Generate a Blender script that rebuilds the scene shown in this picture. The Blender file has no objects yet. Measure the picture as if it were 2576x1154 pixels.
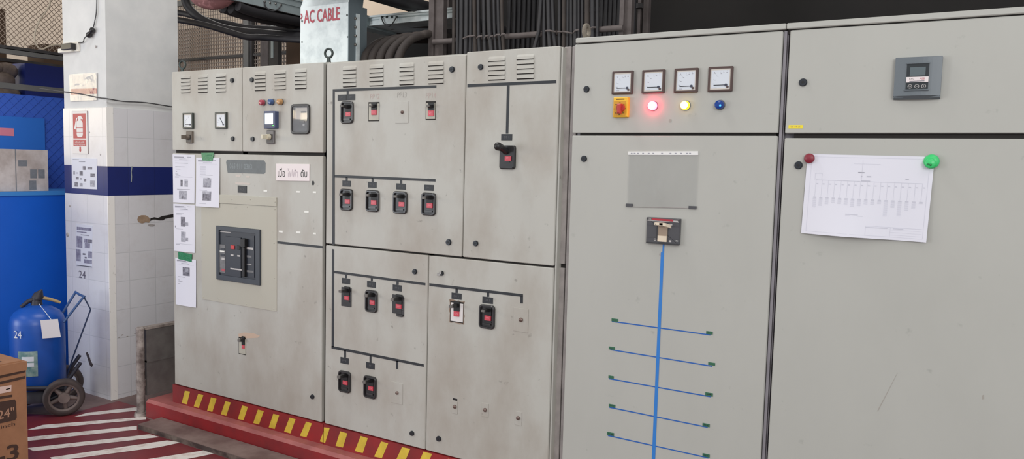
import bpy, math, random
from mathutils import Vector, Matrix
random.seed(7)
S = bpy.context.scene
COL = S.collection
PI = math.pi

# ------------------------------------------------------------------ camera
PIT, ROL, YAW, FPX, CD, CH = .0814952, .0253779, -.5430644, 1950.0, 3.1, 1.70
fw = Vector((math.sin(YAW)*math.cos(PIT), math.cos(YAW)*math.cos(PIT), -math.sin(PIT)))
r0 = Vector((math.cos(YAW), -math.sin(YAW), 0)); u0 = r0.cross(fw)
cr = math.cos(ROL)*r0 + math.sin(ROL)*u0
cu = -math.sin(ROL)*r0 + math.cos(ROL)*u0
cam_d = bpy.data.cameras.new('camera'); cam = bpy.data.objects.new('camera', cam_d); COL.objects.link(cam)
cam.matrix_world = Matrix(((cr.x, cu.x, -fw.x, 0), (cr.y, cu.y, -fw.y, -CD), (cr.z, cu.z, -fw.z, CH), (0, 0, 0, 1)))
cam_d.sensor_width = 36; cam_d.lens = FPX/2576*36; cam_d.clip_start = .05
S.camera = cam

def ray(x, y): return cr*((x-1288)/FPX) - cu*((y-577)/FPX) + fw
def F(x, y, Y=0.0):                    # where the line of sight meets the upright plane at depth Y
    d = ray(x, y); t = (CD+Y)/d.y
    return (d.x*t, CH+d.z*t)
def FX(x, y, X):                       # ... the upright plane at X
    d = ray(x, y); t = X/d.x
    return (-CD+d.y*t, CH+d.z*t)
def FZ(x, y, Z=0.0):                   # ... the level plane at Z
    d = ray(x, y); t = (Z-CH)/d.z
    return (d.x*t, -CD+d.y*t)
class Zm:                              # measurements read in an enlarged view: origin and scale
    def __init__(s, ox, oy, k): s.ox, s.oy, s.k = ox, oy, k
    def p(s, x, y, d=0): return F(s.ox+x*s.k, s.oy+y*s.k, -d)
    def r(s, x0, x1, y0, y1, d=0):
        xm, ym = (x0+x1)/2, (y0+y1)/2
        return (s.p(x0, ym, d)[0], s.p(x1, ym, d)[0], s.p(xm, y1, d)[1], s.p(xm, y0, d)[1])
PX = Zm(0, 0, 1)

# ------------------------------------------------------------------ materials
def lin(c):
    return tuple((v/255/12.92 if v/255 <= .04045 else ((v/255+.055)/1.055)**2.4) for v in c)
MATS = {}
def mat(name, rgb, rough=.5, metal=0, var=0, scale=6, bump=0, bscale=60, rgb2=None, spec=.5, coords='Object', detail=6, stretch=None, thresh=(.35, .65), coat=0):
    m = bpy.data.materials.new(name); m.use_nodes = True; MATS[name] = m
    n, l = m.node_tree.nodes, m.node_tree.links
    b = n['Principled BSDF']; b.inputs['Roughness'].default_value = rough; b.inputs['Metallic'].default_value = metal
    b.inputs['Specular IOR Level'].default_value = spec; b.inputs['Coat Weight'].default_value = coat
    c1 = lin(rgb); b.inputs['Base Color'].default_value = (*c1, 1)
    if var or rgb2 or bump:
        tc = n.new('ShaderNodeTexCoord'); src = tc.outputs[coords]
        if stretch:
            mp = n.new('ShaderNodeMapping'); mp.inputs['Scale'].default_value = stretch
            l.new(src, mp.inputs['Vector']); src = mp.outputs['Vector']
    if var or rgb2:
        no = n.new('ShaderNodeTexNoise'); no.inputs['Scale'].default_value = scale; no.inputs['Detail'].default_value = detail
        no.inputs['Roughness'].default_value = .6
        l.new(src, no.inputs['Vector'])
        rp = n.new('ShaderNodeValToRGB'); rp.color_ramp.elements[0].position = thresh[0]; rp.color_ramp.elements[1].position = thresh[1]
        c2 = lin(rgb2) if rgb2 else tuple(max(0, v*(1-var)) for v in c1)
        rp.color_ramp.elements[0].color = (*c2, 1); rp.color_ramp.elements[1].color = (*c1, 1)
        l.new(no.outputs['Fac'], rp.inputs['Fac']); l.new(rp.outputs['Color'], b.inputs['Base Color'])
    if bump:
        nb = n.new('ShaderNodeTexNoise'); nb.inputs['Scale'].default_value = bscale; nb.inputs['Detail'].default_value = 3
        l.new(src, nb.inputs['Vector'])
        bu = n.new('ShaderNodeBump'); bu.inputs['Strength'].default_value = bump; bu.inputs['Distance'].default_value = .004
        l.new(nb.outputs['Fac'], bu.inputs['Height']); l.new(bu.outputs['Normal'], b.inputs['Normal'])
    return m
def emit(name, rgb, strength, base=None):
    m = bpy.data.materials.new(name); m.use_nodes = True; MATS[name] = m
    b = m.node_tree.nodes['Principled BSDF']
    b.inputs['Base Color'].default_value = (*lin(base or (60, 60, 60)), 1)
    b.inputs['Emission Color'].default_value = (*rgb, 1); b.inputs['Emission Strength'].default_value = strength
    b.inputs['Roughness'].default_value = .25
    return m
def clear(name, tint=(1, 1, 1), alpha=.15, rough=.08, bump=0, bscale=12, fres=1):
    m = bpy.data.materials.new(name); m.use_nodes = True; MATS[name] = m
    n, l = m.node_tree.nodes, m.node_tree.links; n.clear()
    o = n.new('ShaderNodeOutputMaterial'); tr = n.new('ShaderNodeBsdfTransparent'); gl = n.new('ShaderNodeBsdfPrincipled')
    gl.inputs['Base Color'].default_value = (*tint, 1); gl.inputs['Roughness'].default_value = rough
    fr = n.new('ShaderNodeFresnel'); fr.inputs['IOR'].default_value = 1.5
    ad = n.new('ShaderNodeMath'); ad.operation = 'ADD'; ad.inputs[1].default_value = alpha; ad.use_clamp = True
    mu = n.new('ShaderNodeMath'); mu.operation = 'MULTIPLY'; mu.inputs[1].default_value = fres; l.new(fr.outputs[0], mu.inputs[0])
    mx = n.new('ShaderNodeMixShader')
    l.new(mu.outputs[0], ad.inputs[0]); l.new(ad.outputs[0], mx.inputs[0]); l.new(tr.outputs[0], mx.inputs[1]); l.new(gl.outputs[0], mx.inputs[2])
    l.new(mx.outputs[0], o.inputs[0])
    if bump:
        tc = n.new('ShaderNodeTexCoord'); nb = n.new('ShaderNodeTexNoise'); nb.inputs['Scale'].default_value = bscale
        l.new(tc.outputs['Object'], nb.inputs['Vector'])
        bu = n.new('ShaderNodeBump'); bu.inputs['Strength'].default_value = bump; bu.inputs['Distance'].default_value = .02
        l.new(nb.outputs['Fac'], bu.inputs['Height']); l.new(bu.outputs['Normal'], gl.inputs['Normal']); l.new(bu.outputs['Normal'], fr.inputs['Normal'])
    return m
def cabinet_paint(name, rgb, dirt, amount, orange=.08):
    """sheet-steel paint: a broad mottle of grime, fine speckle, orange-peel bump"""
    m = bpy.data.materials.new(name); m.use_nodes = True; MATS[name] = m
    n, l = m.node_tree.nodes, m.node_tree.links; b = n['Principled BSDF']
    b.inputs['Roughness'].default_value = .48; b.inputs['Specular IOR Level'].default_value = .35
    tc = n.new('ShaderNodeTexCoord')
    mp = n.new('ShaderNodeMapping'); mp.inputs['Scale'].default_value = (1, 1, .55); l.new(tc.outputs['Object'], mp.inputs['Vector'])
    a = n.new('ShaderNodeTexNoise'); a.inputs['Scale'].default_value = 3.2; a.inputs['Detail'].default_value = 7; a.inputs['Roughness'].default_value = .62
    l.new(mp.outputs[0], a.inputs['Vector'])
    r = n.new('ShaderNodeMapRange'); r.inputs[1].default_value = .42; r.inputs[2].default_value = .72; r.inputs[3].default_value = 0; r.inputs[4].default_value = amount
    l.new(a.outputs['Fac'], r.inputs[0])
    mx = n.new('ShaderNodeMix'); mx.data_type = 'RGBA'; mx.inputs[6].default_value = (*lin(rgb), 1); mx.inputs[7].default_value = (*lin(dirt), 1)
    l.new(r.outputs[0], mx.inputs[0])
    f = n.new('ShaderNodeTexNoise'); f.inputs['Scale'].default_value = 23; f.inputs['Detail'].default_value = 5; l.new(tc.outputs['Object'], f.inputs['Vector'])
    r2 = n.new('ShaderNodeMapRange'); r2.inputs[1].default_value = .69; r2.inputs[2].default_value = .8; r2.inputs[4].default_value = amount*.8
    l.new(f.outputs['Fac'], r2.inputs[0])
    mx2 = n.new('ShaderNodeMix'); mx2.data_type = 'RGBA'; mx2.inputs[7].default_value = (*lin(tuple(int(v*.62) for v in dirt)), 1)
    l.new(r2.outputs[0], mx2.inputs[0]); l.new(mx.outputs[2], mx2.inputs[6]); l.new(mx2.outputs[2], b.inputs['Base Color'])
    g = n.new('ShaderNodeTexNoise'); g.inputs['Scale'].default_value = 260; l.new(tc.outputs['Object'], g.inputs['Vector'])
    w = n.new('ShaderNodeTexNoise'); w.inputs['Scale'].default_value = 2.2; l.new(tc.outputs['Object'], w.inputs['Vector'])
    ma = n.new('ShaderNodeMath'); ma.operation = 'MULTIPLY_ADD'; ma.inputs[1].default_value = .06; l.new(g.outputs['Fac'], ma.inputs[0]); l.new(w.outputs['Fac'], ma.inputs[2])
    bu = n.new('ShaderNodeBump'); bu.inputs['Strength'].default_value = orange; bu.inputs['Distance'].default_value = .01
    l.new(ma.outputs[0], bu.inputs['Height']); l.new(bu.outputs['Normal'], b.inputs['Normal'])
    return m
def tile_mat(name, tile, grout, dirt, size, grout_w=.006):
    """glazed wall tiles laid in a straight grid; runs round the corner because it is laid out along x + y"""
    m = bpy.data.materials.new(name); m.use_nodes = True; MATS[name] = m
    n, l = m.node_tree.nodes, m.node_tree.links; b = n['Principled BSDF']
    b.inputs['Roughness'].default_value = .32; b.inputs['Specular IOR Level'].default_value = .3
    tc = n.new('ShaderNodeTexCoord'); sp = n.new('ShaderNodeSeparateXYZ'); l.new(tc.outputs['Object'], sp.inputs[0])
    ad = n.new('ShaderNodeMath'); l.new(sp.outputs[0], ad.inputs[0]); l.new(sp.outputs[1], ad.inputs[1])
    cb = n.new('ShaderNodeCombineXYZ'); l.new(ad.outputs[0], cb.inputs[0]); l.new(sp.outputs[2], cb.inputs[1])
    br = n.new('ShaderNodeTexBrick'); br.offset = 0; br.inputs['Scale'].default_value = 1
    br.inputs['Brick Width'].default_value = size; br.inputs['Row Height'].default_value = size
    br.inputs['Mortar Size'].default_value = grout_w/2; br.inputs['Mortar Smooth'].default_value = .3
    br.inputs['Color1'].default_value = (*lin(tile), 1); br.inputs['Color2'].default_value = (*lin(tuple(v-5 for v in tile)), 1)
    br.inputs['Mortar'].default_value = (*lin(grout), 1)
    l.new(cb.outputs[0], br.inputs['Vector'])
    a = n.new('ShaderNodeTexNoise'); a.inputs['Scale'].default_value = 5; a.inputs['Detail'].default_value = 8; a.inputs['Roughness'].default_value = .7
    l.new(tc.outputs['Object'], a.inputs['Vector'])
    r = n.new('ShaderNodeMapRange'); r.inputs[1].default_value = .5; r.inputs[2].default_value = .78; r.inputs[4].default_value = .55
    l.new(a.outputs['Fac'], r.inputs[0])
    mx = n.new('ShaderNodeMix'); mx.data_type = 'RGBA'; mx.inputs[7].default_value = (*lin(dirt), 1)
    l.new(r.outputs[0], mx.inputs[0]); l.new(br.outputs['Color'], mx.inputs[6]); l.new(mx.outputs[2], b.inputs['Base Color'])
    bu = n.new('ShaderNodeBump'); bu.inputs['Strength'].default_value = .3; bu.inputs['Distance'].default_value = .003; bu.invert = True
    l.new(br.outputs['Fac'], bu.inputs['Height']); l.new(bu.outputs['Normal'], b.inputs['Normal'])
    return m

cabinet_paint('old_paint', (187, 186, 179), (162, 153, 142), .8)
cabinet_paint('new_paint', (182, 182, 176), (172, 172, 166), .35, .05)
cabinet_paint('plate_paint', (184, 181, 168), (178, 172, 156), .3)
mat('frame_grey', (172, 165, 162), .5, var=.25, scale=14)
mat('post_grey', (146, 142, 148), .45, var=.15, scale=10)
mat('gap_dark', (38, 34, 32), .8)  # near-black for shaded gaps and slots, and the tile crack
mat('black_tape', (37, 41, 46), .5)
mat('black_plastic', (40, 39, 40), .38, var=.25, scale=30)
mat('black_deep', (20, 20, 21), .5)
mat('bezel', (55, 54, 55), .33, var=.3, scale=30)
mat('dusty_lever', (118, 114, 110), .5, var=.35, scale=120)
mat('red_button', (206, 74, 88), .4)
mat('pink_ink', (240, 150, 160), .5)
mat('label_ink', (92, 92, 94), .6)
mat('lock', (48, 52, 58), .35, metal=.3)
mat('lock_slot', (26, 27, 30), .5)
mat('steel', (150, 146, 142), .4, metal=.8)
mat('knob_brown', (122, 104, 98), .4, metal=.5)
mat('paper', (226, 226, 236), .75, bump=.05, bscale=5)
mat('ink', (148, 148, 158), .8)
mat('ink_dark', (92, 92, 102), .8)
mat('ink_pale', (192, 192, 204), .8)
mat('ink_faint', (203, 203, 215), .8)
mat('photo_grey', (120, 120, 134), .6, rgb2=(190, 190, 200), scale=38, coords='Object', thresh=(.3, .7))
mat('photo_dark', (62, 60, 72), .6, rgb2=(150, 148, 160), scale=45, thresh=(.3, .7))
mat('green_tape', (20, 128, 76), .35, var=.2, scale=40, bump=.3, bscale=80)
mat('white_tape', (232, 232, 230), .4)
mat('sign_white', (232, 222, 222), .45)
mat('sign_ink', (60, 62, 62), .6)
mat('sign_faded', (196, 184, 190), .6)
mat('grey_touchup', (112, 118, 120), .6, var=.14, scale=25)
mat('chalk', (146, 154, 156), .8)
mat('residue', (205, 196, 188), .7)
mat('peach_stain', (196, 172, 152), .7)
mat('white_marker', (236, 236, 230), .5)
mat('meter_face', (214, 220, 228), .3)
mat('meter_rim', (82, 64, 60), .4)
mat('meter_rim_old', (58, 64, 60), .4)
mat('meter_cream', (214, 206, 196), .4)
mat('needle', (62, 66, 82), .5)
mat('breaker_blue_black', (43, 48, 57), .45)
mat('breaker_frame', (56, 62, 70), .45)
mat('breaker_window', (120, 120, 122), .5, var=.3, scale=30)
mat('red_plastic', (196, 52, 52), .4)
mat('dull_red', (176, 74, 84), .4)
mat('lamp_red_off', (168, 70, 84), .22)
mat('lamp_blue_off', (72, 96, 140), .2)
mat('lamp_amber_off', (184, 140, 92), .25)
mat('lamp_blue', (16, 60, 140), .15)
mat('lamp_ring', (120, 120, 120), .35, metal=.6)
emit('lamp_red_on', (1.0, .03, .08), 26, (255, 120, 110))
emit('lamp_red_core', (1.0, .93, .88), 3.0, (255, 235, 225))
emit('lamp_yellow_on', (1.0, .62, .02), 2.6, (250, 200, 20))
emit('lamp_yellow_core', (1.0, .92, .45), 2.2, (255, 240, 160))
emit('lamp_blue_spot', (.1, .55, .95), 1.0, (40, 140, 220))
emit('screen', (.74, .84, 1.0), 1.05, (200, 215, 240))
emit('led_green', (.08, .9, .12), 1.2, (40, 220, 60))
mat('instrument_blue', (74, 84, 116), .4)
mat('instrument_blue_dark', (50, 58, 86), .4)
mat('switch_grey', (112, 108, 108), .45)
mat('switch_dark', (66, 62, 60), .45)
mat('switch_brown', (112, 102, 92), .55, var=.2, scale=30)
mat('cream_knob', (214, 206, 184), .4)
mat('yellow_plastic', (240, 188, 52), .4)
mat('yellow_dark', (206, 150, 40), .5)
mat('switch_red', (186, 62, 56), .4)
mat('charcoal', (78, 78, 82), .42)
mat('charcoal_dark', (56, 56, 58), .45)
mat('breaker_red', (176, 44, 58), .45)
mat('breaker_beige', (158, 140, 122), .5)
mat('breaker_cream', (224, 210, 188), .4)
mat('silver_ink', (190, 186, 184), .5)
mat('blue_tape', (52, 126, 206), .4)
mat('blue_tape_thin', (44, 98, 176), .45)
mat('green_label', (52, 104, 78), .5)
mat('controller_grey', (106, 114, 120), .42)
mat('controller_edge', (92, 98, 104), .45)
mat('lcd', (92, 104, 108), .25)
mat('lcd_dark', (36, 42, 46), .3)
mat('logo_red', (178, 88, 98), .6)
mat('yellow_sticker', (240, 220, 52), .5)
mat('magnet_red', (134, 38, 54), .4)
mat('magnet_green', (62, 206, 118), .35)
mat('magnet_green_dark', (36, 130, 70), .4)
mat('red_floor', (128, 44, 50), .42, rgb2=(102, 42, 48), scale=3.5, bump=.05)
mat('plinth_red', (158, 42, 44), .45, rgb2=(128, 42, 44), scale=5)
mat('pad_red', (158, 38, 42), .5, rgb2=(122, 40, 44), scale=4, bump=.15, bscale=9)
mat('pad_top', (176, 104, 100), .6, rgb2=(150, 84, 82), scale=6)
mat('yellow_paint', (228, 198, 70), .5, var=.18, scale=18)
mat('white_paint', (228, 222, 216), .55, rgb2=(196, 176, 168), scale=14, thresh=(.3, .5))
mat('step_grey', (134, 116, 110), .6, rgb2=(104, 84, 80), scale=6, bump=.3, bscale=25)
mat('step_side', (120, 108, 100), .7, rgb2=(70, 58, 56), scale=9, thresh=(.4, .6))
mat('concrete', (138, 118, 114), .8, rgb2=(108, 90, 88), scale=4, bump=.2, bscale=30)
mat('barrier_grey', (124, 120, 116), .5, metal=.1, rgb2=(98, 92, 90), scale=5)
mat('post_metal', (170, 160, 154), .55, metal=.0, rgb2=(96, 84, 80), scale=18)
mat('plaster', (226, 226, 224), .75, rgb2=(213, 214, 213), scale=4, bump=.08, bscale=14, detail=8)
tile_mat('tile', (224, 223, 226), (204, 204, 207), (200, 195, 195), .2, .005)
tile_mat('tile_band', (40, 50, 112), (34, 42, 92), (36, 42, 88), .2, .003)
mat('corner_trim', (246, 243, 238), .5, rgb2=(170, 164, 158), scale=30, thresh=(.28, .36))
mat('blue_sheet', (14, 98, 212), .45, var=.08, scale=2)
mat('blue_lip', (66, 140, 214), .4)
mat('blue_board', (48, 118, 214), .5)
mat('blue_mesh', (62, 104, 206), .55)
mat('blue_dark', (30, 44, 112), .5)
mat('pink_label', (232, 140, 160), .5)
mat('carton_grey', (212, 204, 200), .8, rgb2=(170, 158, 152), scale=6)
mat('carton_print', (130, 134, 140), .8, var=.2, scale=30)
mat('carton', (168, 122, 90), .85, rgb2=(156, 112, 82), scale=12)
mat('carton_ink', (72, 52, 44), .85)
mat('carton_label', (222, 196, 186), .8)
mat('carton_text', (176, 136, 112), .85)
mat('extinguisher', (24, 84, 178), .35, var=.1, scale=8)
mat('ext_black', (44, 44, 56), .5)
mat('ext_white', (214, 220, 230), .6)
mat('ext_sticker', (88, 128, 132), .5, rgb2=(150, 172, 168), scale=24)
mat('tag_card', (226, 224, 230), .7)
mat('hose', (176, 150, 108), .6)
mat('rubber', (74, 62, 60), .7, rgb2=(58, 50, 50), scale=12)
mat('wheel_hub', (122, 108, 104), .55, rgb2=(96, 84, 82), scale=12)
mat('cart_frame', (52, 66, 98), .5)
mat('cart_blue', (58, 88, 138), .45)
mat('galvanised', (222, 230, 231), .42, metal=.1, rgb2=(186, 196, 199), scale=10, detail=9, thresh=(.28, .55))
mat('galvanised_side', (118, 130, 136), .5, metal=.3, var=.1, scale=8)
mat('tray_grey', (172, 184, 186), .5, metal=.25, rgb2=(150, 162, 164), scale=5)
mat('dark_steel', (70, 68, 68), .6, rgb2=(56, 54, 54), scale=8)
mat('dusty_steel', (96, 88, 86), .7, rgb2=(80, 72, 70), scale=14)
mat('cable_black', (47, 45, 47), .55, rgb2=(36, 35, 38), scale=7)
mat('cable_dust', (66, 58, 53), .75, rgb2=(50, 44, 42), scale=10)
mat('wire_dark', (70, 70, 72), .5)
mat('wire_cream', (196, 184, 164), .5)
mat('socket_white', (226, 222, 212), .45)
mat('red_paint', (180, 76, 90), .6)
mat('beige_wall', (196, 180, 162), .85, rgb2=(186, 170, 152), scale=1.2)
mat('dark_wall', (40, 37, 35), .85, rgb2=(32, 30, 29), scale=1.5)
mat('fence_wire', (160, 148, 138), .6)
mat('fence_wire_dust', (196, 180, 168), .7)
mat('chain_wire', (150, 134, 120), .7)
mat('faint_red', (184, 168, 162), .8)
mat('faint_grey', (163, 160, 154), .8)
mat('tan_break', (176, 150, 126), .9, rgb2=(150, 126, 104), scale=25)
mat('fence_steel', (112, 112, 110), .5, var=.15, scale=8)
mat('sack', (120, 106, 96), .9, rgb2=(90, 78, 70), scale=8, bump=.5, bscale=10)
mat('brown_box', (86, 66, 50), .8)
mat('ceiling', (150, 148, 144), .9)
mat('sign_red', (172, 34, 52), .45)
mat('sign_face', (226, 222, 220), .5)
mat('sign_rim', (150, 136, 134), .5)
mat('notice_paper', (218, 220, 230), .7)
mat('poster_ink', (112, 108, 132), .8, rgb2=(160, 160, 178), scale=30)
mat('stencil', (98, 92, 108), .8)
mat('red_bundle', (128, 84, 84), .7, rgb2=(206, 150, 150), scale=14, thresh=(.3, .5))
mat('scratch', (164, 159, 152), .6)
mat('rust', (128, 104, 86), .8, rgb2=(160, 144, 130), scale=30)
mat('ring_steel', (66, 74, 72), .45, metal=.4)
mat('ring_dust', (150, 142, 128), .8, rgb2=(110, 102, 92), scale=30)
mat('dust_pad', (170, 160, 152), .9, rgb2=(110, 98, 92), scale=12)
clear('clear_glass', alpha=.06, rough=.03)
clear('clear_sleeve', tint=(.62, .63, .64), alpha=.10, rough=.25, bump=.3, bscale=11, fres=.4)
clear('clear_cover', tint=(.9, .88, .82), alpha=.06, rough=.05, bump=.22, bscale=13, fres=1.4)

# ------------------------------------------------------------------ mesh building
def inset(poly, c):
    n = len(poly); out = []
    for i in range(n):
        p0, p1, p2 = Vector(poly[i-1]), Vector(poly[i]), Vector(poly[(i+1) % n])
        e1 = (p1-p0); e2 = (p2-p1)
        if e1.length < 1e-7 or e2.length < 1e-7: out.append(tuple(p1)); continue
        n1 = Vector((-e1.y, e1.x)).normalized(); n2 = Vector((-e2.y, e2.x)).normalized()
        b = n1+n2; k = b.dot(n1)
        out.append(tuple(p1 + b*(c/k)) if k > 1e-4 else tuple(p1))
    return out
def rr(x0, x1, z0, z1, r, n=4):
    r = min(r, (x1-x0)/2.01, (z1-z0)/2.01)
    if r <= 1e-5: return [(x0, z0), (x1, z0), (x1, z1), (x0, z1)]
    out = []
    for cx, cz, a in ((x0+r, z0+r, PI), (x1-r, z0+r, 1.5*PI), (x1-r, z1-r, 0), (x0+r, z1-r, .5*PI)):
        for k in range(n+1):
            t = a + .5*PI*k/n; out.append((cx+r*math.cos(t), cz+r*math.sin(t)))
    return out
def disc(cx, cz, r, n=20, rz=None): return [(cx+r*math.cos(2*PI*k/n), cz+(rz or r)*math.sin(2*PI*k/n)) for k in range(n)]
TXT = {}
def text_data(s, bold=0):
    key = (s, bold)
    if key in TXT: return TXT[key]
    cv = bpy.data.curves.new('t', 'FONT'); cv.body = s; cv.size = 1; cv.resolution_u = 2; cv.align_x = 'CENTER'; cv.align_y = 'CENTER'; cv.offset = bold
    o = bpy.data.objects.new('t', cv); COL.objects.link(o)
    dg = bpy.context.evaluated_depsgraph_get(); me = bpy.data.meshes.new_from_object(o.evaluated_get(dg))
    vs = [v.co.copy() for v in me.vertices]; fs = [tuple(p.vertices) for p in me.polygons]
    bpy.data.objects.remove(o); bpy.data.curves.remove(cv); bpy.data.meshes.remove(me)
    if vs:
        x0 = min(v.x for v in vs); x1 = max(v.x for v in vs); y0 = min(v.y for v in vs); y1 = max(v.y for v in vs)
        vs = [((v.x-(x0+x1)/2), (v.y-(y0+y1)/2)) for v in vs]; ext = (x1-x0, y1-y0)
    else: ext = (1, 1)
    TXT[key] = (vs, fs, ext); return TXT[key]

ROOT = Vector((0, 0, 0))
class MB:
    def __init__(s): s.v, s.f, s.m, s.sm, s.names = [], [], [], [], []
    def mi(s, m):
        if m not in s.names: s.names.append(m)
        return s.names.index(m)
    def add(s, vs, fs, m, smooth=False):
        o = len(s.v); s.v += [tuple(v) for v in vs]; k = s.mi(m)
        for f in fs: s.f.append(tuple(i+o for i in f)); s.m.append(k); s.sm.append(smooth)
        return s
    def box(s, x0, x1, y0, y1, z0, z1, m):
        V = [(x, y, z) for z in (z0, z1) for y in (y0, y1) for x in (x0, x1)]
        return s.add(V, [(0, 2, 3, 1), (4, 5, 7, 6), (0, 1, 5, 4), (2, 6, 7, 3), (0, 4, 6, 2), (1, 3, 7, 5)], m)
    def prism(s, poly, yb, yf, m, ch=0, mf=None, back=True):
        """outline in (x, z), from depth yb forward to yf (smaller y), with a chamfered front edge"""
        n = len(poly); L = [[(x, yb, z) for x, z in poly]]
        if ch: L.append([(x, yf+ch, z) for x, z in poly]); L.append([(x, yf, z) for x, z in inset(poly, ch)])
        else: L.append([(x, yf, z) for x, z in poly])
        V = [p for l in L for p in l]; fs = []
        for a in range(len(L)-1):
            for i in range(n):
                j = (i+1) % n; fs.append((a*n+i, a*n+j, (a+1)*n+j, (a+1)*n+i))
        s.add(V, fs, m)
        s.add(L[-1], [tuple(range(n))], mf or m)
        if back: s.add(L[0], [tuple(range(n-1, -1, -1))], m)
        return s
    def rect(s, R, yb, yf, m, r=0, ch=0, mf=None): return s.prism(rr(R[0], R[1], R[2], R[3], r), yb, yf, m, ch, mf)
    def ring(s, po, pi, yb, yf, m, ch=0):
        n = len(po)
        A = [(x, yb, z) for x, z in po]; B = [(x, yf+ch, z) for x, z in po]; C = [(x, yf, z) for x, z in inset(po, ch)] if ch else B
        Dd = [(x, yf, z) for x, z in pi]; E = [(x, yb, z) for x, z in pi]
        L = [A, B, C, Dd, E] if ch else [A, B, Dd, E]
        V = [p for l in L for p in l]; fs = []
        for a in range(len(L)):
            c = (a+1) % len(L)
            for i in range(n):
                j = (i+1) % n; fs.append((a*n+i, a*n+j, c*n+j, c*n+i))
        return s.add(V, fs, m)
    def poly3(s, pts, m): return s.add(pts, [tuple(range(len(pts)))], m)
    def decal(s, pts, y, m): return s.add([(x, y, z) for x, z in pts], [tuple(range(len(pts)))], m)
    def cyl(s, p0, p1, ra, rb, m, n=16, smooth=True, caps=True, mcap=None):
        p0, p1 = Vector(p0), Vector(p1); d = (p1-p0).normalized()
        a = d.orthogonal().normalized(); b = d.cross(a)
        V = [p0+(a*math.cos(2*PI*k/n)+b*math.sin(2*PI*k/n))*ra for k in range(n)] + [p1+(a*math.cos(2*PI*k/n)+b*math.sin(2*PI*k/n))*rb for k in range(n)]
        s.add(V, [(k, (k+1) % n, n+(k+1) % n, n+k) for k in range(n)], m, smooth)
        if caps: s.add(V, [tuple(range(n-1, -1, -1)), tuple(range(n, 2*n))], mcap or m)
        return s
    def lathe(s, prof, c, axis, m, n=24, smooth=True):
        """profile of (radius, height) turned round an axis through c"""
        c = Vector(c); d = Vector(axis).normalized(); a = d.orthogonal().normalized(); b = d.cross(a); V = []; fs = []
        for r, h in prof:
            V += [c+d*h+(a*math.cos(2*PI*k/n)+b*math.sin(2*PI*k/n))*max(r, 1e-4) for k in range(n)]
        for i in range(len(prof)-1):
            for k in range(n):
                j = (k+1) % n; fs.append((i*n+k, i*n+j, (i+1)*n+j, (i+1)*n+k))
        return s.add(V, fs, m, smooth)
    def tube(s, pts, r, m, n=8, caps=True, closed=False):
        P = [Vector(p) for p in pts]; V = []; fs = []; N = len(P); up = None
        for i, p in enumerate(P):
            t = (P[(i+1) % N]-P[i-1]) if closed else (P[min(i+1, N-1)]-P[max(i-1, 0)])
            t.normalize()
            if up is None: up = t.orthogonal().normalized()
            up = (up - t*up.dot(t)).normalized(); b = t.cross(up)
            rr_ = r[i] if isinstance(r, (list, tuple)) else r
            V += [p+(up*math.cos(2*PI*k/n)+b*math.sin(2*PI*k/n))*rr_ for k in range(n)]
        for i in range(N if closed else N-1):
            j = (i+1) % N
            for k in range(n):
                q = (k+1) % n; fs.append((i*n+k, i*n+q, j*n+q, j*n+k))
        s.add(V, fs, m, True)
        if caps and not closed: s.add(V, [tuple(range(n-1, -1, -1)), tuple(range((N-1)*n, N*n))], m)
        return s
    def sphere(s, c, r, m, n=14, k=8, sc=(1, 1, 1)):
        prof = [(math.sin(PI*i/k), -math.cos(PI*i/k)) for i in range(k+1)]
        b = MB(); b.lathe(prof, (0, 0, 0), (0, 0, 1), m, n)
        return s.add([(c[0]+v[0]*r*sc[0], c[1]+v[1]*r*sc[1], c[2]+v[2]*r*sc[2]) for v in b.v], b.f, m, True)
    def text(s, t, c, h, m, right=(1, 0, 0), up=(0, 0, 1), w=None, slant=0, bold=0):
        """lettering centred at c, h high (w wide when given)"""
        vs, fs, ext = text_data(t, bold); k = h/ext[1]; kx = (w/ext[0]) if w else k
        R, U, c = Vector(right), Vector(up), Vector(c)
        return s.add([c+R*(x*kx+slant*y*k)+U*(y*k) for x, y in vs], fs, m)
    def build(s, name, parent=None, label=None):
        me = bpy.data.meshes.new(name)
        off = ROOT
        me.from_pydata([(v[0]-off.x, v[1]-off.y, v[2]-off.z) for v in s.v], [], s.f)
        for nm in s.names: me.materials.append(MATS[nm])
        me.polygons.foreach_set('material_index', s.m); me.polygons.foreach_set('use_smooth', s.sm)
        me.update()
        o = bpy.data.objects.new(name, me); COL.objects.link(o)
        if parent: o.parent = parent
        else: o.location = off
        if label: o['label'] = label
        return o
def spline(pts, n=8):
    P = [Vector(p) for p in pts]; out = []
    for i in range(len(P)-1):
        a, b, c, d = P[max(i-1, 0)], P[i], P[i+1], P[min(i+2, len(P)-1)]
        for k in range(n):
            t = k/n; out.append(.5*((2*b)+(c-a)*t+(2*a-5*b+4*c-d)*t*t+(3*b-a-3*c+d)*t**3))
    out.append(P[-1]); return out
def thing(name, label, cat, loc, group=None):
    global ROOT
    ROOT = Vector(loc)
    o = bpy.data.objects.new(name, None); COL.objects.link(o); o.location = loc; o.empty_display_size = .05
    o['label'] = label; o['category'] = cat
    if group: o['group'] = group
    return o
def single(mb, name, label, cat, loc, group=None, kind=None):
    global ROOT
    ROOT = Vector(loc); o = mb.build(name); o['label'] = label; o['category'] = cat
    if group: o['group'] = group
    if kind: o['kind'] = kind
    return o
def struct(mb, name, parent=None):
    global ROOT
    if not parent: ROOT = Vector((0, 0, 0))
    o = mb.build(name, parent); o['kind'] = 'structure'; return o

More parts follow.
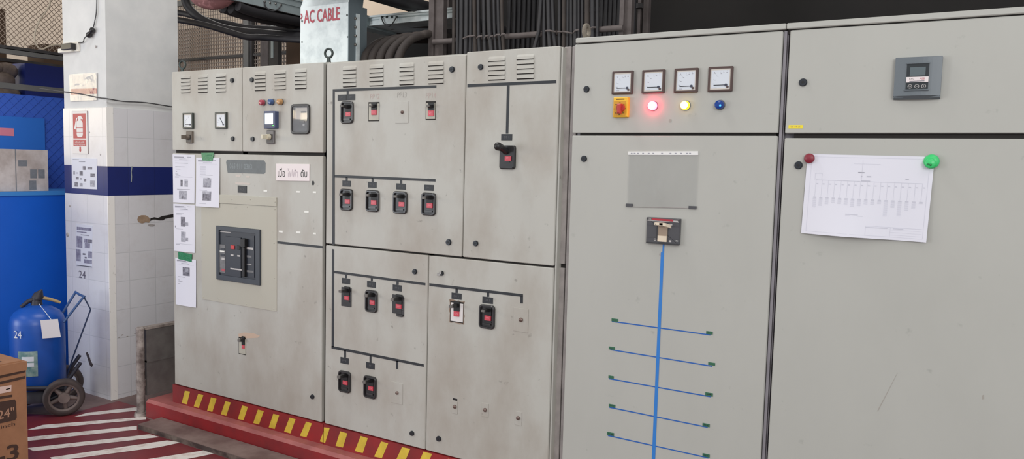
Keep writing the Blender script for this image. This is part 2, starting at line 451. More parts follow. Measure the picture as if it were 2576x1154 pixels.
# ------------------------------------------------------------------ the setting
struct(MB().box(-17, 4, -9, 5.2, -.1, 0, 'concrete'), 'floor')
struct(MB().box(-17, 4, 5.0, 5.2, 0, 5.6, 'beige_wall'), 'wall_back')
struct(MB().box(-17, 4.2, -9, 5.2, 5.6, 5.75, 'ceiling'), 'ceiling')
fl = bpy.data.objects['floor']; ROOT = Vector((0, 0, 0))
z3 = Zm(0, 700, .39336)
m = MB()
m.add([(-6.4, -4.0, .001), (-2.2, -4.0, .001), (-2.2, -.09, .001), (-4.7, -.09, .001), (-4.7, .02, .001), (-5.05, .02, .001), (-5.05, -.36, .001), (-5.75, -.75, .001), (-6.4, -1.2, .001)], [tuple(range(9))], 'red_floor')
struct(m, 'floor_paint', fl)
def g(x, y): return FZ(z3.ox+x*z3.k, z3.oy+y*z3.k)
STR = [[(470, 887), (560, 860), (897, 822), (897, 845)], [(165, 972), (275, 938), (935, 886), (935, 902)], [(165, 1042), (165, 1018), (875, 944), (875, 968)],
       [(215, 1106), (175, 1086), (958, 998), (1022, 1016)]]
m = MB()
for q in STR: m.add([(*g(*p), .002) for p in q], [(0, 1, 2, 3)], 'white_paint')
# further stripes repeat with the same pitch towards the viewer
def FZq(x, y): return (*FZ(x, y), .002)
m.add([FZq(125, 1151), FZq(136, 1160), FZq(400, 1125), FZq(460, 1112), FZq(420, 1108)], [(0, 1, 2, 3, 4)], 'white_paint')
m.add([FZq(340, 1160), FZq(420, 1165), FZq(545, 1140), FZq(520, 1132)], [(0, 1, 2, 3)], 'white_paint')
a, b = Vector(g(215, 1106)), Vector(g(1022, 1016)); dv = (b-a).normalized(); nv = Vector((dv.y, -dv.x))
for k in range(3, 7):
    o = a + Vector((.165, -.05))*k + nv*.03
    pts = [o, o+dv*.62, o+dv*.66+nv*.055, o+dv*.04+nv*.055]
    m.add([(p.x, p.y, .002) for p in pts], [(0, 1, 2, 3)], 'white_paint')
struct(m, 'floor_stripes', fl)

# dark-coloured wall standing for the dark room behind the cable ladders
m = MB(); m.box(-4.3, 3.9, 2.6, 2.7, 0, 5.6, 'dark_wall'); struct(m, 'wall_dark_room')

# ------------------------------------------------------------------ pad, step and barrier
t = thing('concrete_pad', 'long low red painted concrete kerb under the grey cabinets', 'kerb', (-2, .4, 0))
m = MB(); prof = [(-.075, 0), (-.075, .10), (-.06, .118), (.9, .118), (.9, 0)]
L = [(-4.60, 0), (-4.57, 1)]
xs = (-4.59, .62)
A = [(xs[0], y, z) for y, z in prof]; B = [(xs[1], y, z) for y, z in prof]
m.add(A+B, [(0, 5, 6, 1), (0, 1, 2, 3, 4), (9, 8, 7, 6, 5), (4, 3, 8, 9)], 'pad_red')
m.add(A+B, [(1, 6, 7, 2), (2, 7, 8, 3)], 'pad_top')
m.build('kerb_body', t)
m = MB()
for q in range(26):
    x = random.uniform(-4.56, -4.43); y = random.uniform(.12, .4); s_ = random.uniform(.006, .02)
    m.sphere((x, y, .118+s_*.2), s_, 'dust_pad', 6, 4, (1, 1, .5))
single(m, 'concrete_crumbs', 'pale crumbs of broken concrete on the red kerb beside the barrier', 'rubble', (-4.5, .25, .118), None, 'stuff')
m = MB()
P0 = FZ(345, 1078, .0); sx = -4.42
m.box(sx, .62, -.245, -.082, 0, .034, 'step_grey')
m.add([(sx+.002, -.2455, .003), (.6, -.2455, .003), (.6, -.2455, .031), (sx+.002, -.2455, .031)], [(0, 1, 2, 3)], 'step_side')
single(m, 'floor_sill', 'flat grey dirty step strip at the foot of the red kerb', 'step', (-2, -.16, 0))

t = thing('sheet_barrier', 'low dark grey sheet metal barrier with end post beside the left cabinet', 'barrier', (-4.64, -.08, 0))
m = MB(); m.box(-4.655, -4.63, -.04, 1.0, .13, .572, 'barrier_grey'); m.box(-4.66, -4.625, -.04, 1.0, .35, .362, 'barrier_grey')
m.build('sheet_panel', t)
m = MB(); m.cyl((-4.645, -.075, 0), (-4.645, -.075, .585), .026, .026, 'post_metal', 12); m.cyl((-4.645, -.075, 0), (-4.645, -.075, .025), .045, .04, 'post_metal', 12)
m.cyl((-4.645, -.075, .58), (-4.645, -.075, .592), .028, .02, 'post_metal', 12); m.cyl((-4.645, -.075, .2), (-4.645, -.075, .24), .030, .030, 'post_metal', 12); m.build('post', t)
m = MB(); m.box(-4.67, -4.62, -.05, 1.0, .572, .588, 'dust_pad'); m.build('top_edge', t, 'dusty top edge')

# ------------------------------------------------------------------ electrical cabinets: shared pieces
def door(name, parent, X0, X1, Z0, Z1, mt, yf=0.0, th=.022, r=.006, label=None):
    return MB().prism(rr(X0, X1, Z0, Z1, r, 3), yf+th, yf, mt, .003).build(name, parent, label)
def lock(parent, z, x, y, r=.013, damaged=False):
    X, Z = z.p(x, y, .008); m = MB()
    m.cyl((X, .0, Z), (X, -.004, Z), r+.0015, r+.0015, 'lock', 18); m.cyl((X, -.004, Z), (X, -.010, Z), r, r*.92, 'lock', 18)
    m.prism(disc(X, Z, r*.42, 10), -.010, -.0104, 'lock_slot'); m.rect((X-r*.5, X+r*.5, Z-.0015, Z+.0015), -.010, -.0108, 'lock_slot')
    if damaged:
        m.rect((X-.022, X-.004, Z-.012, Z-.001), -.004, -.012, 'steel'); m.rect((X-.004, X+.006, Z-.003, Z+.012), -.010, -.016, 'steel')
    return m.build('lock', parent)
def louvers(parent, z, x0, x1, ys, top, mt):
    """one bank of pressed louvres: hoods open at the bottom, darker slot under each lip"""
    m = MB(); prev = top
    for y in ys:
        xm = (x0+x1)/2
        xa = z.p(x0, y)[0]; xb = z.p(x1, y)[0]; zb = z.p(xm, y)[1]
        h = .023; dpt = .0065; c = .006
        V = [(xa, 0, zb), (xb, 0, zb), (xb, 0, zb+h-c), (xb-c, 0, zb+h), (xa+c, 0, zb+h), (xa, 0, zb+h-c),
             (xa+.003, -dpt, zb+.001), (xb-.003, -dpt, zb+.001), (xb-.004, -dpt*.75, zb+h*.55), (xa+.004, -dpt*.75, zb+h*.55)]
        m.add(V, [(6, 7, 8, 9), (9, 8, 3, 4), (0, 6, 9, 5), (5, 9, 4), (7, 1, 2, 8), (8, 2, 3)], mt, False)
        m.add([(xa+.002, -.0006, zb-.0034), (xb-.002, -.0006, zb-.0034), (xb-.003, -dpt+.0005, zb+.0012), (xa+.003, -dpt+.0005, zb+.0012)], [(0, 1, 2, 3)], 'gap_dark')
    return m.build('louvre_vent', parent)
def label_plate(parent, z, x0, x1, y0, y1, txt=None, split=False):
    R = z.r(x0, x1, y0, y1); m = MB(); m.rect(R, 0, -.0025, 'black_tape', 0, .0008)
    xm = (R[0]+R[1])/2; zm = (R[2]+R[3])/2
    if txt: m.text(txt, (xm, -.0028, zm), (R[3]-R[2])*.34, 'label_ink')
    return m.build('label_plate', parent)
def bus(parent, *quads):
    m = MB()
    for q in quads: m.prism(q, 0, -.0012, 'black_tape')
    return m.build('mimic_line', parent)
def hline(z, x0, y0, x1, y1, th):       # upper edge from (x0,y0) to (x1,y1), th thick
    return [z.p(x0, y0+th), z.p(x1, y1+th), z.p(x1, y1), z.p(x0, y0)]
def vline(z, x0, x1, ya, yb):
    return [z.p(x0, yb), z.p(x1, yb), z.p(x1, ya), z.p(x0, ya)]
def breaker(parent, z, x0, x1, y0, y1, btn, lev, style='round', lab=None):
    """moulded-case breaker showing through the door: bezel, red ON button, lever that stands out from the face"""
    R = z.r(x0, x1, y0, y1); X0, X1, Z0, Z1 = R; w = X1-X0; h = Z1-Z0; xm = (X0+X1)/2
    m = MB()
    if style == 'round':
        po = rr(X0, X1, Z0, Z1, .018, 4); e = .009
        pi = rr(X0+e, X1-e, Z0+e, Z1-e, .010, 4)
        m.ring(po, pi, 0, -.012, 'bezel', .004)
        m.prism(pi, 0, -.003, 'black_plastic')
        m.rect((xm-w*.26, xm+w*.26, Z0+h*.16, Z0+h*.22), -.003, -.008, 'bezel')
        face = -.003
    elif style == 'square':
        m.rect(R, 0, -.004, 'black_plastic', .002, .001); face = -.004
    elif style == 'chipped':
        m.rect((X0, X0+w*.8, Z0+h*.12, Z1), 0, -.004, 'black_plastic'); m.prism(rr(X0+w*.35, X1, Z0, Z1-h*.03, .01), 0, -.003, 'bezel')
        m.prism(rr(X0+w*.42, X1-.004, Z0, Z0+h*.12, .008), -.003, -.010, 'bezel', .002); face = -.004
    else:                                  # light cut-out: bare breaker face inside an open slot
        po = [(X0, Z0), (X1, Z0), (X1, Z1), (X0, Z1)]
        m.rect(R, 0, -.0012, 'gap_dark')
        e = .005
        m.rect((X0+e, X1-.002, Z0+e, Z1-e*1.6), 0, -.003, 'sign_face' if style == 'rusty' else 'plate_paint'); face = -.003
        if style == 'rusty':
            jag = []
            for k in range(40):
                a = 2*PI*k/40; c_, s_ = math.cos(a), math.sin(a); q_ = 1/max(abs(c_), abs(s_)); e2 = random.uniform(.001, .008)
                jag.append((xm+c_*q_*(w/2+e2), (Z0+Z1)/2+s_*q_*(h/2+e2)))
            m.prism(jag, 0, -.0009, 'rust')
    o = m.build('circuit_breaker', parent, lab)
    B = z.r(*btn, .005)
    mb = MB(); mb.rect(B, 0, face-.006, 'red_button', .001, .001); mb.text('ON', ((B[0]+B[1])/2, face-.0064, (B[2]+B[3])/2+.002), (B[3]-B[2])*.34, 'pink_ink')
    if style not in ('light', 'rusty'): mb.rect((B[0]-.003, B[1]+.003, B[2]-.010, B[2]-.007), 0, face-.004, 'bezel')
    mb.build('trip_button', o, 'red ON button')
    # lever: find how far its tip stands out by where its tip shows
    ctr = (B[0]+B[1])/2; out = .02
    while out < .10 and z.p((lev[0]+lev[1])/2, (lev[2]+lev[3])/2, out)[0] < ctr-.0005: out += .001
    out = min(out+.010, .1)
    tx0, tx1, ty0, ty1 = lev
    T = z.r(tx0, tx1, ty0, ty1, out)
    tw = .019; txm = (B[0]+B[1])/2; lz0, lz1 = T[2], T[3]
    if lz1-lz0 > .018: lz1 = lz0+.016
    m = MB()
    m.prism([(B[0]-.002, B[3]+.001), (B[1]+.002, B[3]+.001), (B[1]+.002, max(lz1, B[3])+.012), (B[0]-.002, max(lz1, B[3])+.012)], 0, face-.004, 'black_deep')
    V = [(txm-tw/2, face, lz0-.006), (txm+tw/2, face, lz0-.006), (txm+tw/2, face, lz1+.003), (txm-tw/2, face, lz1+.003),
         (txm-tw*.42, -out, lz0), (txm+tw*.42, -out, lz0), (txm+tw*.42, -out, lz1-.002), (txm-tw*.42, -out, lz1-.002)]
    m.add(V, [(0, 1, 5, 4), (1, 2, 6, 5), (2, 3, 7, 6), (3, 0, 4, 7)], 'black_plastic'); m.add(V[4:], [(0, 1, 2, 3)], 'dusty_lever')
    m.rect((txm-tw*.5, txm+tw*.5, lz0-.001, lz1), -out+.006, -out-.002, 'dusty_lever', .002, .001)
    m.build('lever', o)
    return o
def blank_plate(parent, z, x0, x1, y0, y1, kx, ky, kr, mt, slot=None):
    R = z.r(x0, x1, y0, y1); m = MB(); m.rect(R, 0, -.0022, mt, .001, .0006)
    if slot: m.rect(z.r(*slot), 0, -.0015, 'black_deep')
    o = m.build('blanking_plate', parent)
    X, Z = z.p(kx, ky, .006); m = MB(); m.lathe([(kr, 0), (kr, .004), (kr*.75, .008), (0, .0095)], (X, -.002, Z), (0, -1, 0), 'knob_brown', 14); m.build('fixing_screw', o)
    return o

OLD_TOP, OLD_BOT, OLD_DEPTH = 2.238, .235, .62
def carcass(t, X0, X1, top, bot, depth, mt, seams, yb=.024):
    m = MB(); m.box(X0, X1, yb+.01, depth, bot, top, mt)
    m.build('body', t)
    m = MB()
    for s_ in seams: m.box(*s_, 'gap_dark')  # dark strips put in for the shade in the door seams
    m.build('door_gap_shade', t, 'dark gap round the doors')
def yellow_stripes(m, quads, y):
    for z, q in quads: m.decal([z.p(*p) for p in (q[3], q[2], q[1], q[0])], y, 'yellow_paint')

# ================================================================== left old cabinet
ZA = Zm(420, 150, .21659); ZB = Zm(420, 360, .24260); ZC = Zm(420, 620, .24260); ZD = Zm(810, 130, .22525); ZE = ZD2 = Zm(810, 400, .22525)
ZF = Zm(810, 640, .20804); ZG = Zm(810, 850, .26338); ZH = Zm(1060, 650, .21665); ZI = Zm(1060, 900, .22016); ZJ = Zm(1150, 110, .25122)
ZK = Zm(1420, 50, .25992); ZL = Zm(1420, 330, .30335); ZM = Zm(1420, 760, .34152); ZN = Zm(1940, 0, .60687); ZP = Zm(1990, 370, .22530); Z4 = Zm(350, 850, .26345)
XL0 = -4.395; XL1 = F(811, 600)[0]; XS = F(609.5, 280)[0]
t = thing('electrical_cabinet', 'old grey steel switchgear cabinet with blue lit meter beside the white column', 'electrical cabinet', (-3.73, .37, .118))
carcass(t, XL0, -3.072, OLD_TOP, OLD_BOT, OLD_DEPTH, 'old_paint', [(XL0+.006, -3.075, .022, .036, 1.715, 1.76), (XS-.02, XS+.02, .022, .036, 1.72, 2.22), (XL1-.01, -3.07, .022, .036, .24, 2.225)])
zgap_t, zgap_b = F(620, 380.8)[1], F(620, 388.5)[1]
dA = door('upper_door', t, XL0, XS-.002, zgap_t, OLD_TOP-.004, 'old_paint')
dB = door('upper_door', t, XS+.002, XL1, zgap_t, OLD_TOP-.004, 'old_paint')
dC = door('lower_door', t, XL0, XL1, OLD_BOT+.004, zgap_b, 'old_paint')
m = MB(); m.box(-4.412, -3.070, -.004, .6, .118, .234, 'plinth_red')
q4 = [[(443, 500), (492, 510), (462, 630), (412, 618)], [(570, 530), (620, 543), (575, 665), (527, 650)], [(693, 563), (745, 577), (705, 702), (655, 690)], [(830, 600), (880, 613), (838, 740), (786, 725)],
      [(990, 640), (1045, 655), (1003, 782), (948, 770)], [(1140, 680), (1197, 695), (1150, 823), (1095, 808)], [(1287, 720), (1343, 735), (1300, 865), (1243, 850)], [(1442, 757), (1500, 773), (1450, 907), (1390, 890)], [(1600, 795), (1655, 812), (1603, 945), (1540, 930)]]
yellow_stripes(m, [(Z4, q) for q in q4], -.0046)
m.decal([F(806, 1109), F(815, 1112), F(815, 1085)], -.0046, 'yellow_paint')
m.build('plinth', t, 'red plinth with slanted yellow stripes')
for x0, x1, ys, top in ((165, 275, (220, 262, 303, 345, 386), 188), (362, 476, (213, 254, 296, 338, 380), 180), (569, 688, (204, 246, 288, 330, 374), 168)): louvers(dA, ZA, x0, x1, ys, top, 'old_paint')
for x0, x1, ys, top in ((1022, 1150, (183, 225, 268, 314, 357), 145), (1250, 1384, (167, 211, 257, 301, 347), 130), (1488, 1624, (150, 194, 241, 288, 335), 113)): louvers(dB, ZA, x0, x1, ys, top, 'old_paint')
lock(dA, ZA, 748, 240); lock(dA, ZA, 755, 918); lock(dB, ZA, 978, 234); lock(dB, ZA, 986, 921)
def meter(parent, R, d, rim, face, scale_marks, needle, unit=None, knob=True):
    X0, X1, Z0, Z1 = R; w = X1-X0; h = Z1-Z0; e = w*.085
    m = MB(); m.ring(rr(X0, X1, Z0, Z1, .003, 2), rr(X0+e, X1-e, Z0+e, Z1-e, .002, 2), 0, -d, rim, .002)
    o = m.build('panel_meter', parent)
    m = MB(); m.rect((X0+e, X1-e, Z0+e, Z1-e), 0, -d*.7, 'meter_cream'); i = w*.13
    m.decal([(X0+i, Z0+i), (X1-i, Z0+i), (X1-i, Z1-i*1.1), (X0+i, Z1-i*1.1)], -d*.7-.0003, face)
    px, pz = X1-w*.26, Z0+h*.26
    for k, a in enumerate(scale_marks):
        rx = w*.5; cx, cz = px+math.cos(a)*rx, pz+math.sin(a)*rx
        m.rect((cx-.003, cx+.003, cz-.001, cz+.001), -d*.7, -d*.7-.0004, 'ink')
        cx, cz = px+math.cos(a)*rx*1.12, pz+math.sin(a)*rx*1.12
        m.rect((cx-.0003, cx+.0003, cz-.002, cz+.002), -d*.7, -d*.7-.0004, 'ink')
    if unit: m.text(unit, (X0+w*.26, -d*.7-.0006, Z1-h*.25), h*.085, 'ink')
    m.rect((X0+w*.2, X0+w*.36, Z0+h*.145, Z0+h*.165), -d*.7, -d*.7-.0006, 'ink')
    m.build('dial', o, 'white dial')
    m = MB(); L = w*.5
    ex, ez = px+math.cos(needle)*L, pz+math.sin(needle)*L; nx, nz = -math.sin(needle)*.0011, math.cos(needle)*.0011
    m.prism([(px+nx, pz+nz), (px-nx, pz-nz), (ex-nx, ez-nz), (ex+nx, ez+nz)][::1 if True else -1], -d*.7, -d*.7-.0022, 'needle')
    m.prism([(ex+nx, ez+nz), (ex-nx, ez-nz), (px-nx, pz-nz), (px+nx, pz+nz)], -d*.7, -d*.7-.0022, 'needle')
    m.cyl((px, -d*.7, pz), (px, -d*.7-.003, pz), w*.055, w*.055, 'needle', 14)
    if knob: m.cyl((px+w*.07, -d*.7, pz-h*.08), (px+w*.07, -d*.7-.005, pz-h*.08), w*.045, w*.045, 'meter_rim', 14)
    m.build('needle', o)
    return o
for r_, nd in (((178, 292, 618, 800), PI), ((553, 680, 610, 800), 2.22)):
    meter(dA, ZA.r(*r_, .016), .016, 'meter_rim_old', 'meter_face', [PI-.25*k for k in range(1, 6)], nd, None, False)
def rotary(parent, R, d, plate, dark, lev, levm, name='selector_switch'):
    X0, X1, Z0, Z1 = R; m = MB(); m.rect(R, 0, -d, plate, .004, .003)
    w = X1-X0; h = Z1-Z0
    m.rect((X0+w*.08, X1-w*.12, Z0+h*.1, Z1-h*.28), -d, -d-.002, dark)
    o = m.build(name, parent); xm, zm = (X0+X1)/2-.002, Z0+h*.5
    m = MB(); m.cyl((xm, -d, zm), (xm, -d-.022, zm), w*.3, w*.25, levm, 16)
    m.rect((xm-w*.09, xm+w*.09, zm-h*.16, zm+h*.16), -d-.01, -d-lev, levm, .002, .001)
    m.build('selector_knob', o)
    return o
rotary(dA, ZA.r(222, 290, 832, 970, .012), .014, 'switch_brown', 'switch_dark', .05, 'switch_brown')
rotary(dB, ZA.r(1155, 1238, 820, 976, .012), .014, 'switch_grey', 'switch_dark', .055, 'cream_knob')
def pilot(parent, z, x, y, r, body, ring='lamp_ring', core=None, d=.026, lab=None):
    X, Z = z.p(x, y, d*.7); m = MB()
    m.cyl((X, 0, Z), (X, -.005, Z), r*1.12, r*1.08, ring, 20)
    m.lathe([(r*.98, .005), (r, d*.6), (r*.95, d*.85), (r*.84, d)], (X, 0, Z), (0, -1, 0), body, 20)
    m.lathe([(r*.84, d), (r*.5, d*1.06), (0, d*1.09)], (X, 0, Z), (0, -1, 0), core or body, 20)
    return m.build('indicator_lamp', parent, lab)
pilot(dB, ZA, 1095, 497, .0165, 'lamp_red_off', lab='unlit red lamp'); pilot(dB, ZA, 1197, 490, .0165, 'lamp_blue_off', lab='unlit blue lamp'); pilot(dB, ZA, 1303, 488, .0165, 'lamp_amber_off', lab='unlit amber lamp')
# lit power meter
R = ZA.r(1120, 1250, 597, 798, .03); m = MB(); m.rect(R, 0, -.03, 'instrument_blue', .004, .003)
o = m.build('power_meter', dB, 'blue digital power meter with a lit screen') if False else m.build('power_meter', t, 'blue digital power meter')
m = MB(); w = R[1]-R[0]; h = R[3]-R[2]
m.rect((R[0]+w*.08, R[1]-w*.06, R[2]+h*.1, R[3]-h*.06), -.03, -.0315, 'instrument_blue_dark'); m.build('front_plate', o)
m = MB(); m.rect((R[0]+w*.17, R[1]-w*.12, R[2]+h*.25, R[3]-h*.13), -.0315, -.0325, 'screen'); m.build('screen', o, 'white lit screen')
m = MB(); m.rect((R[1]-w*.16, R[1]-w*.04, R[2]+h*.135, R[2]+h*.185), -.0315, -.033, 'led_green'); m.build('status_light', o, 'green status light')
# kilowatt-hour meter window
R = ZA.r(1440, 1655, 515, 865, .006); po = rr(*R, .022, 5); e = .012; pi = rr(R[0]+e, R[1]-e, R[2]+e, R[3]-e, .014, 5)
m = MB(); m.ring(po, pi, 0, -.012, 'black_plastic', .003); o = m.build('meter_window', t, 'black framed window over a dial meter')
m = MB(); m.prism(pi, 0, -.0015, 'charcoal_dark'); w = R[1]-R[0]; h = R[3]-R[2]
m.rect((R[0]+w*.22, R[1]-e*1.2, R[2]+h*.5, R[3]-h*.12), -.0015, -.003, 'meter_cream'); m.rect((R[0]+w*.52, R[1]-w*.2, R[3]-h*.3, R[3]-h*.24), -.003, -.0034, 'ink_dark')
m.rect((R[0]+w*.52, R[0]+w*.72, R[2]+h*.38, R[2]+h*.44), -.0015, -.004, 'charcoal'); m.rect((R[0]+w*.62, R[0]+w*.72, R[2]+h*.27, R[2]+h*.35), -.0015, -.004, 'silver_ink')
m.rect((R[0]+w*.22, R[1]-e*1.2, R[2]+h*.12, R[2]+h*.2), -.0015, -.006, 'charcoal')
m.build('dial_meter', o); m = MB(); m.decal(pi, -.008, 'clear_glass'); m.build('glass', o)

# lower door furniture
yf = -.0006
m = MB(); m.prism([ZB.p(*p) for p in ((630, 305), (1008, 318), (1022, 300), (1024, 205), (1005, 178), (620, 170), (614, 200))], 0, yf, 'grey_touchup')
X, Z = ZB.p(765, 240); m.text('065 911 0303', (X, yf-.0003, Z), .030, 'chalk', w=.195); m.build('paint_patch', dC, 'dark grey patch of paint with chalked number')
m = MB()
for r_ in ((712, 765, 325, 350), (820, 860, 338, 356), (708, 862, 408, 428)): m = MB(); m.rect(ZB.r(*r_), 0, -.0005, 'residue', .004); m.build('glue_residue', dC, 'pale glue residue')
for r_ in ((1003, 1040, 485, 502), (1340, 1378, 495, 512), (1513, 1547, 499, 517), (1425, 1470, 702, 720), (1162, 1202, 907, 925), (1340, 1385, 915, 935), (1515, 1545, 928, 945)):
    m = MB(); m.rect(ZB.r(*r_), 0, -.001, 'white_marker', .002); m.build('tape_scrap', dC, 'small white scrap of tape')
m = MB(); m.prism([ZC.p(*p) for p in ((745, 935), (800, 952), (940, 945), (965, 925), (900, 898), (800, 890), (740, 905))], 0, -.0004, 'peach_stain'); m.build('stain', dC, 'peach coloured rubbed patch')
label_plate(dC, ZB, 735, 830, 440, 514, 'ACB')
m = MB(); X, Z = ZB.p(1515, 413); m.prism(disc(X, Z, .010, 14, .013), 0, -.0008, 'black_deep'); m.build('lock_hole', dC, 'black empty lock hole')
lock(dC, PX, 784, 998, .012)
bus(dC, hline(ZB, 1146, 1014, 1620, 1066, 24))
# breaker cover plate and large breaker
m = MB(); xa = F(508, 640)[0]; xb = F(697, 640)[0]
def pl(x, y): return F(x, y)
m.prism([(xa, F(508, 752)[1]), (xb, F(697, 783)[1]), (xb, F(697, 520)[1]), (xa, F(508, 508.5)[1])], 0, -.003, 'plate_paint', .001)
cov = m.build('cover_plate', t, 'beige screwed cover plate')
m = MB(); xs_ = F(560, 500)[0]
m.prism([(xa, F(508, 508)[1]), (xb, F(697, 519)[1]), (xb, F(697, 497)[1]), (xa, F(508, 487)[1])], 0, -.0055, 'plate_paint', .001); m.build('cover_strip', cov)
m = MB()
for x, y in ((585, 500.5), (632, 501), (694, 507), (692.5, 526), (512, 747), (552, 752), (621, 765), (690, 776), (691, 699), (690.5, 611), (623, 520), (511, 590)):
    X, Z = F(x, y); m.sphere((X, -.0055 if y < 510 else -.003, Z), .0045, 'plate_paint', 8, 4, (1, .5, 1))
m.build('plate_screw', cov)
ZQ = Zm(520, 540, .17335)
R = ZQ.r(138, 770, 185, 982, .012); e1, e2 = .028, .028
R2 = ZQ.r(182, 716, 245, 905, .010)
m = MB(); m.ring(rr(*R, .002, 1), rr(*R2, .002, 1), -.003, -.014, 'breaker_frame', .002); acb = m.build('air_breaker', t, 'large dark blue grey air circuit breaker')
m = MB(); m.rect(R2, -.003, -.0055, 'breaker_blue_black'); m.rect((R2[0]+.004, R2[0]+.1, R2[3]-.012, R2[3]-.008), -.0055, -.0065, 'silver_ink'); m.build('breaker_face', acb)
m = MB(); r_ = ZQ.r(188, 270, 432, 838, .008); m.rect(r_, -.0055, -.009, 'breaker_window'); w = r_[1]-r_[0]; h = r_[3]-r_[2]
m.rect((r_[0]+w*.2, r_[1]-w*.1, r_[2]+h*.8, r_[2]+h*.88), -.009, -.0105, 'breaker_blue_black'); m.rect((r_[0]+w*.1, r_[1]-w*.1, r_[2]+h*.74, r_[2]+h*.78), -.009, -.011, 'white_marker')
m.rect((r_[0]+w*.2, r_[1]-w*.1, r_[2]+h*.6, r_[2]+h*.68), -.009, -.0105, 'breaker_blue_black'); m.rect((r_[0]+w*.4, r_[1]-w*.08, r_[2]+h*.46, r_[2]+h*.54), -.009, -.0105, 'silver_ink')
m.rect((r_[0]+w*.4, r_[1]-w*.06, r_[2]+h*.05, r_[2]+h*.14), -.009, -.0108, 'dull_red'); m.build('status_window', acb)
m = MB(); m.rect(ZQ.r(280, 500, 320, 895, .008), -.0055, -.012, 'breaker_blue_black', .002, .001); m.rect(ZQ.r(345, 512, 780, 800, .012), -.012, -.0132, 'silver_ink')
m.rect(ZQ.r(348, 390, 573, 596, .012), -.012, -.013, 'silver_ink'); m.rect(ZQ.r(445, 482, 584, 606, .012), -.012, -.013, 'silver_ink'); m.build('control_panel', acb)
m = MB(); m.rect(ZQ.r(348, 398, 443, 498, .016), -.012, -.018, 'red_plastic', .002, .001); m.build('off_button', acb, 'red push button')
m = MB(); m.rect(ZQ.r(440, 480, 447, 503, .016), -.012, -.018, 'black_deep', .002, .001); m.build('on_button', acb, 'black push button')
m = MB(); r_ = ZQ.r(512, 556, 345, 900, .02); m.rect(r_, -.0055, -.026, 'black_deep', .004, .003); m.rect((r_[0], r_[1]+.012, r_[3]-.05, r_[3]), -.0055, -.034, 'black_deep', .005, .003); m.build('charging_handle', acb)
m = MB(); r_ = ZQ.r(575, 690, 300, 905, .008); m.rect(r_, -.0055, -.009, 'breaker_blue_black'); r2_ = ZQ.r(580, 675, 472, 502, .009)
m.rect(r2_, -.009, -.0096, 'silver_ink', .002)
for y0_, y1_ in ((590, 620), (715, 722), (808, 838)): m.rect(ZQ.r(582, 650 if y0_ < 800 else 680, y0_, y1_, .009), -.009, -.0096, 'breaker_window' if y0_ != 715 else 'silver_ink')
m.build('rating_panel', acb)
breaker(t, ZC, 745, 820, 942, 1118, (778, 803, 1020, 1055), (742, 775, 965, 988), 'light')

# ================================================================== middle old cabinet
XM0, XM1 = F(819.5, 600)[0], -1.645
zs = F(1000, 632)[1]
XU = F(1172.3, 300)[0]; XU2 = F(1160.5, 640)[0]; XU = (XU+XU2)/2; XLo = (F(1076.5, 690)[0]+F(1071, 1100)[0])/2
t = thing('electrical_cabinet', 'old grey steel cabinet with black busbar lines and many red button breakers', 'electrical cabinet', (-2.35, .37, .118))
carcass(t, -3.066, -1.64, OLD_TOP-.002, OLD_BOT, OLD_DEPTH, 'old_paint', [(-3.06, -1.65, .022, .036, zs-.02, zs+.02), (XU-.02, XU+.02, .022, .036, zs, 2.22), (XLo-.02, XLo+.02, .022, .036, .24, zs)])
g2 = .005
dUL = door('upper_door', t, XM0, XU-.0025, zs+g2, OLD_TOP-.012, 'old_paint'); dUR = door('upper_door', t, XU+.0025, XM1, zs+g2, OLD_TOP, 'old_paint')
dLL = door('lower_door', t, XM0, XLo-.0025, OLD_BOT+.004, zs-g2, 'old_paint'); dLR = door('lower_door', t, XLo+.0025, XM1, OLD_BOT+.004, zs-g2, 'old_paint')
m = MB(); m.box(-3.066, -1.58, -.004, .6, .118, .234, 'plinth_red')
q5 = [[(24, 850), (80, 855), (35, 1000), (22, 995)], [(180, 887), (248, 907), (205, 1042), (135, 1027)], [(375, 932), (443, 953), (395, 1095), (318, 1075)], [(570, 983), (638, 1003), (577, 1145), (503, 1128)], [(770, 1037), (848, 1055), (790, 1196), (703, 1182)], [(975, 1080), (1057, 1103), (990, 1252), (908, 1232)]]
yellow_stripes(m, [(ZG, q) for q in q5], -.0046)
for k in range(1, 5):
    X = F(1125, 1152)[0]+.155*k-.155
    if X > -1.66: continue
    m.decal([(X-.012, .13), (X+.048, .13), (X+.068, .226), (X+.008, .226)], -.0046, 'yellow_paint')
m.build('plinth', t, 'red plinth with slanted yellow stripes')
for x0, x1, ys in ((235, 386, (207, 252, 297, 343, 390)), (531, 690, (188, 236, 284, 330, 379)), (866, 1031, (173, 220, 270, 318, 367)), (1188, 1362, (156, 206, 256, 303, 355))): louvers(dUL, ZD, x0, x1, ys, 0, 'old_paint')
for x0, x1, ys in ((312, 484, (175, 220, 267, 315, 361)), (595, 774, (156, 204, 252, 299, 349))): louvers(dUR, ZJ, x0, x1, ys, 0, 'old_paint')
lock(dUL, ZD, 1445, 197, .0135); lock(dUL, ZE, 1407, 928, .014); lock(dUR, ZJ, 229, 232, .0125); lock(dUR, PX, 1195, 612, .0125)
lock(dLL, ZF, 1113, 208, .0125); lock(dLL, ZG, 853, 912, .012); lock(dLR, ZH, 228, 172, .011, True); lock(dLR, ZI, 190, 926, .0125)
bus(dUL, hline(ZD, 121, 419, 1277, 375, 29)); bus(dUL, [F(836, 615), F(842.3, 615), ZD.p(143, 449), ZD.p(121, 449)])
bus(dUL, vline(ZD, 277, 298, 440, 478)); bus(dUL, hline(ZE, 141, 175, 1268, 222, 29))
for x0, x1, y0, y1 in ((266, 287, 204, 241), (555, 576, 213, 254), (874, 897, 232, 272)): bus(dUL, vline(ZE, x0, x1, y0, y1))
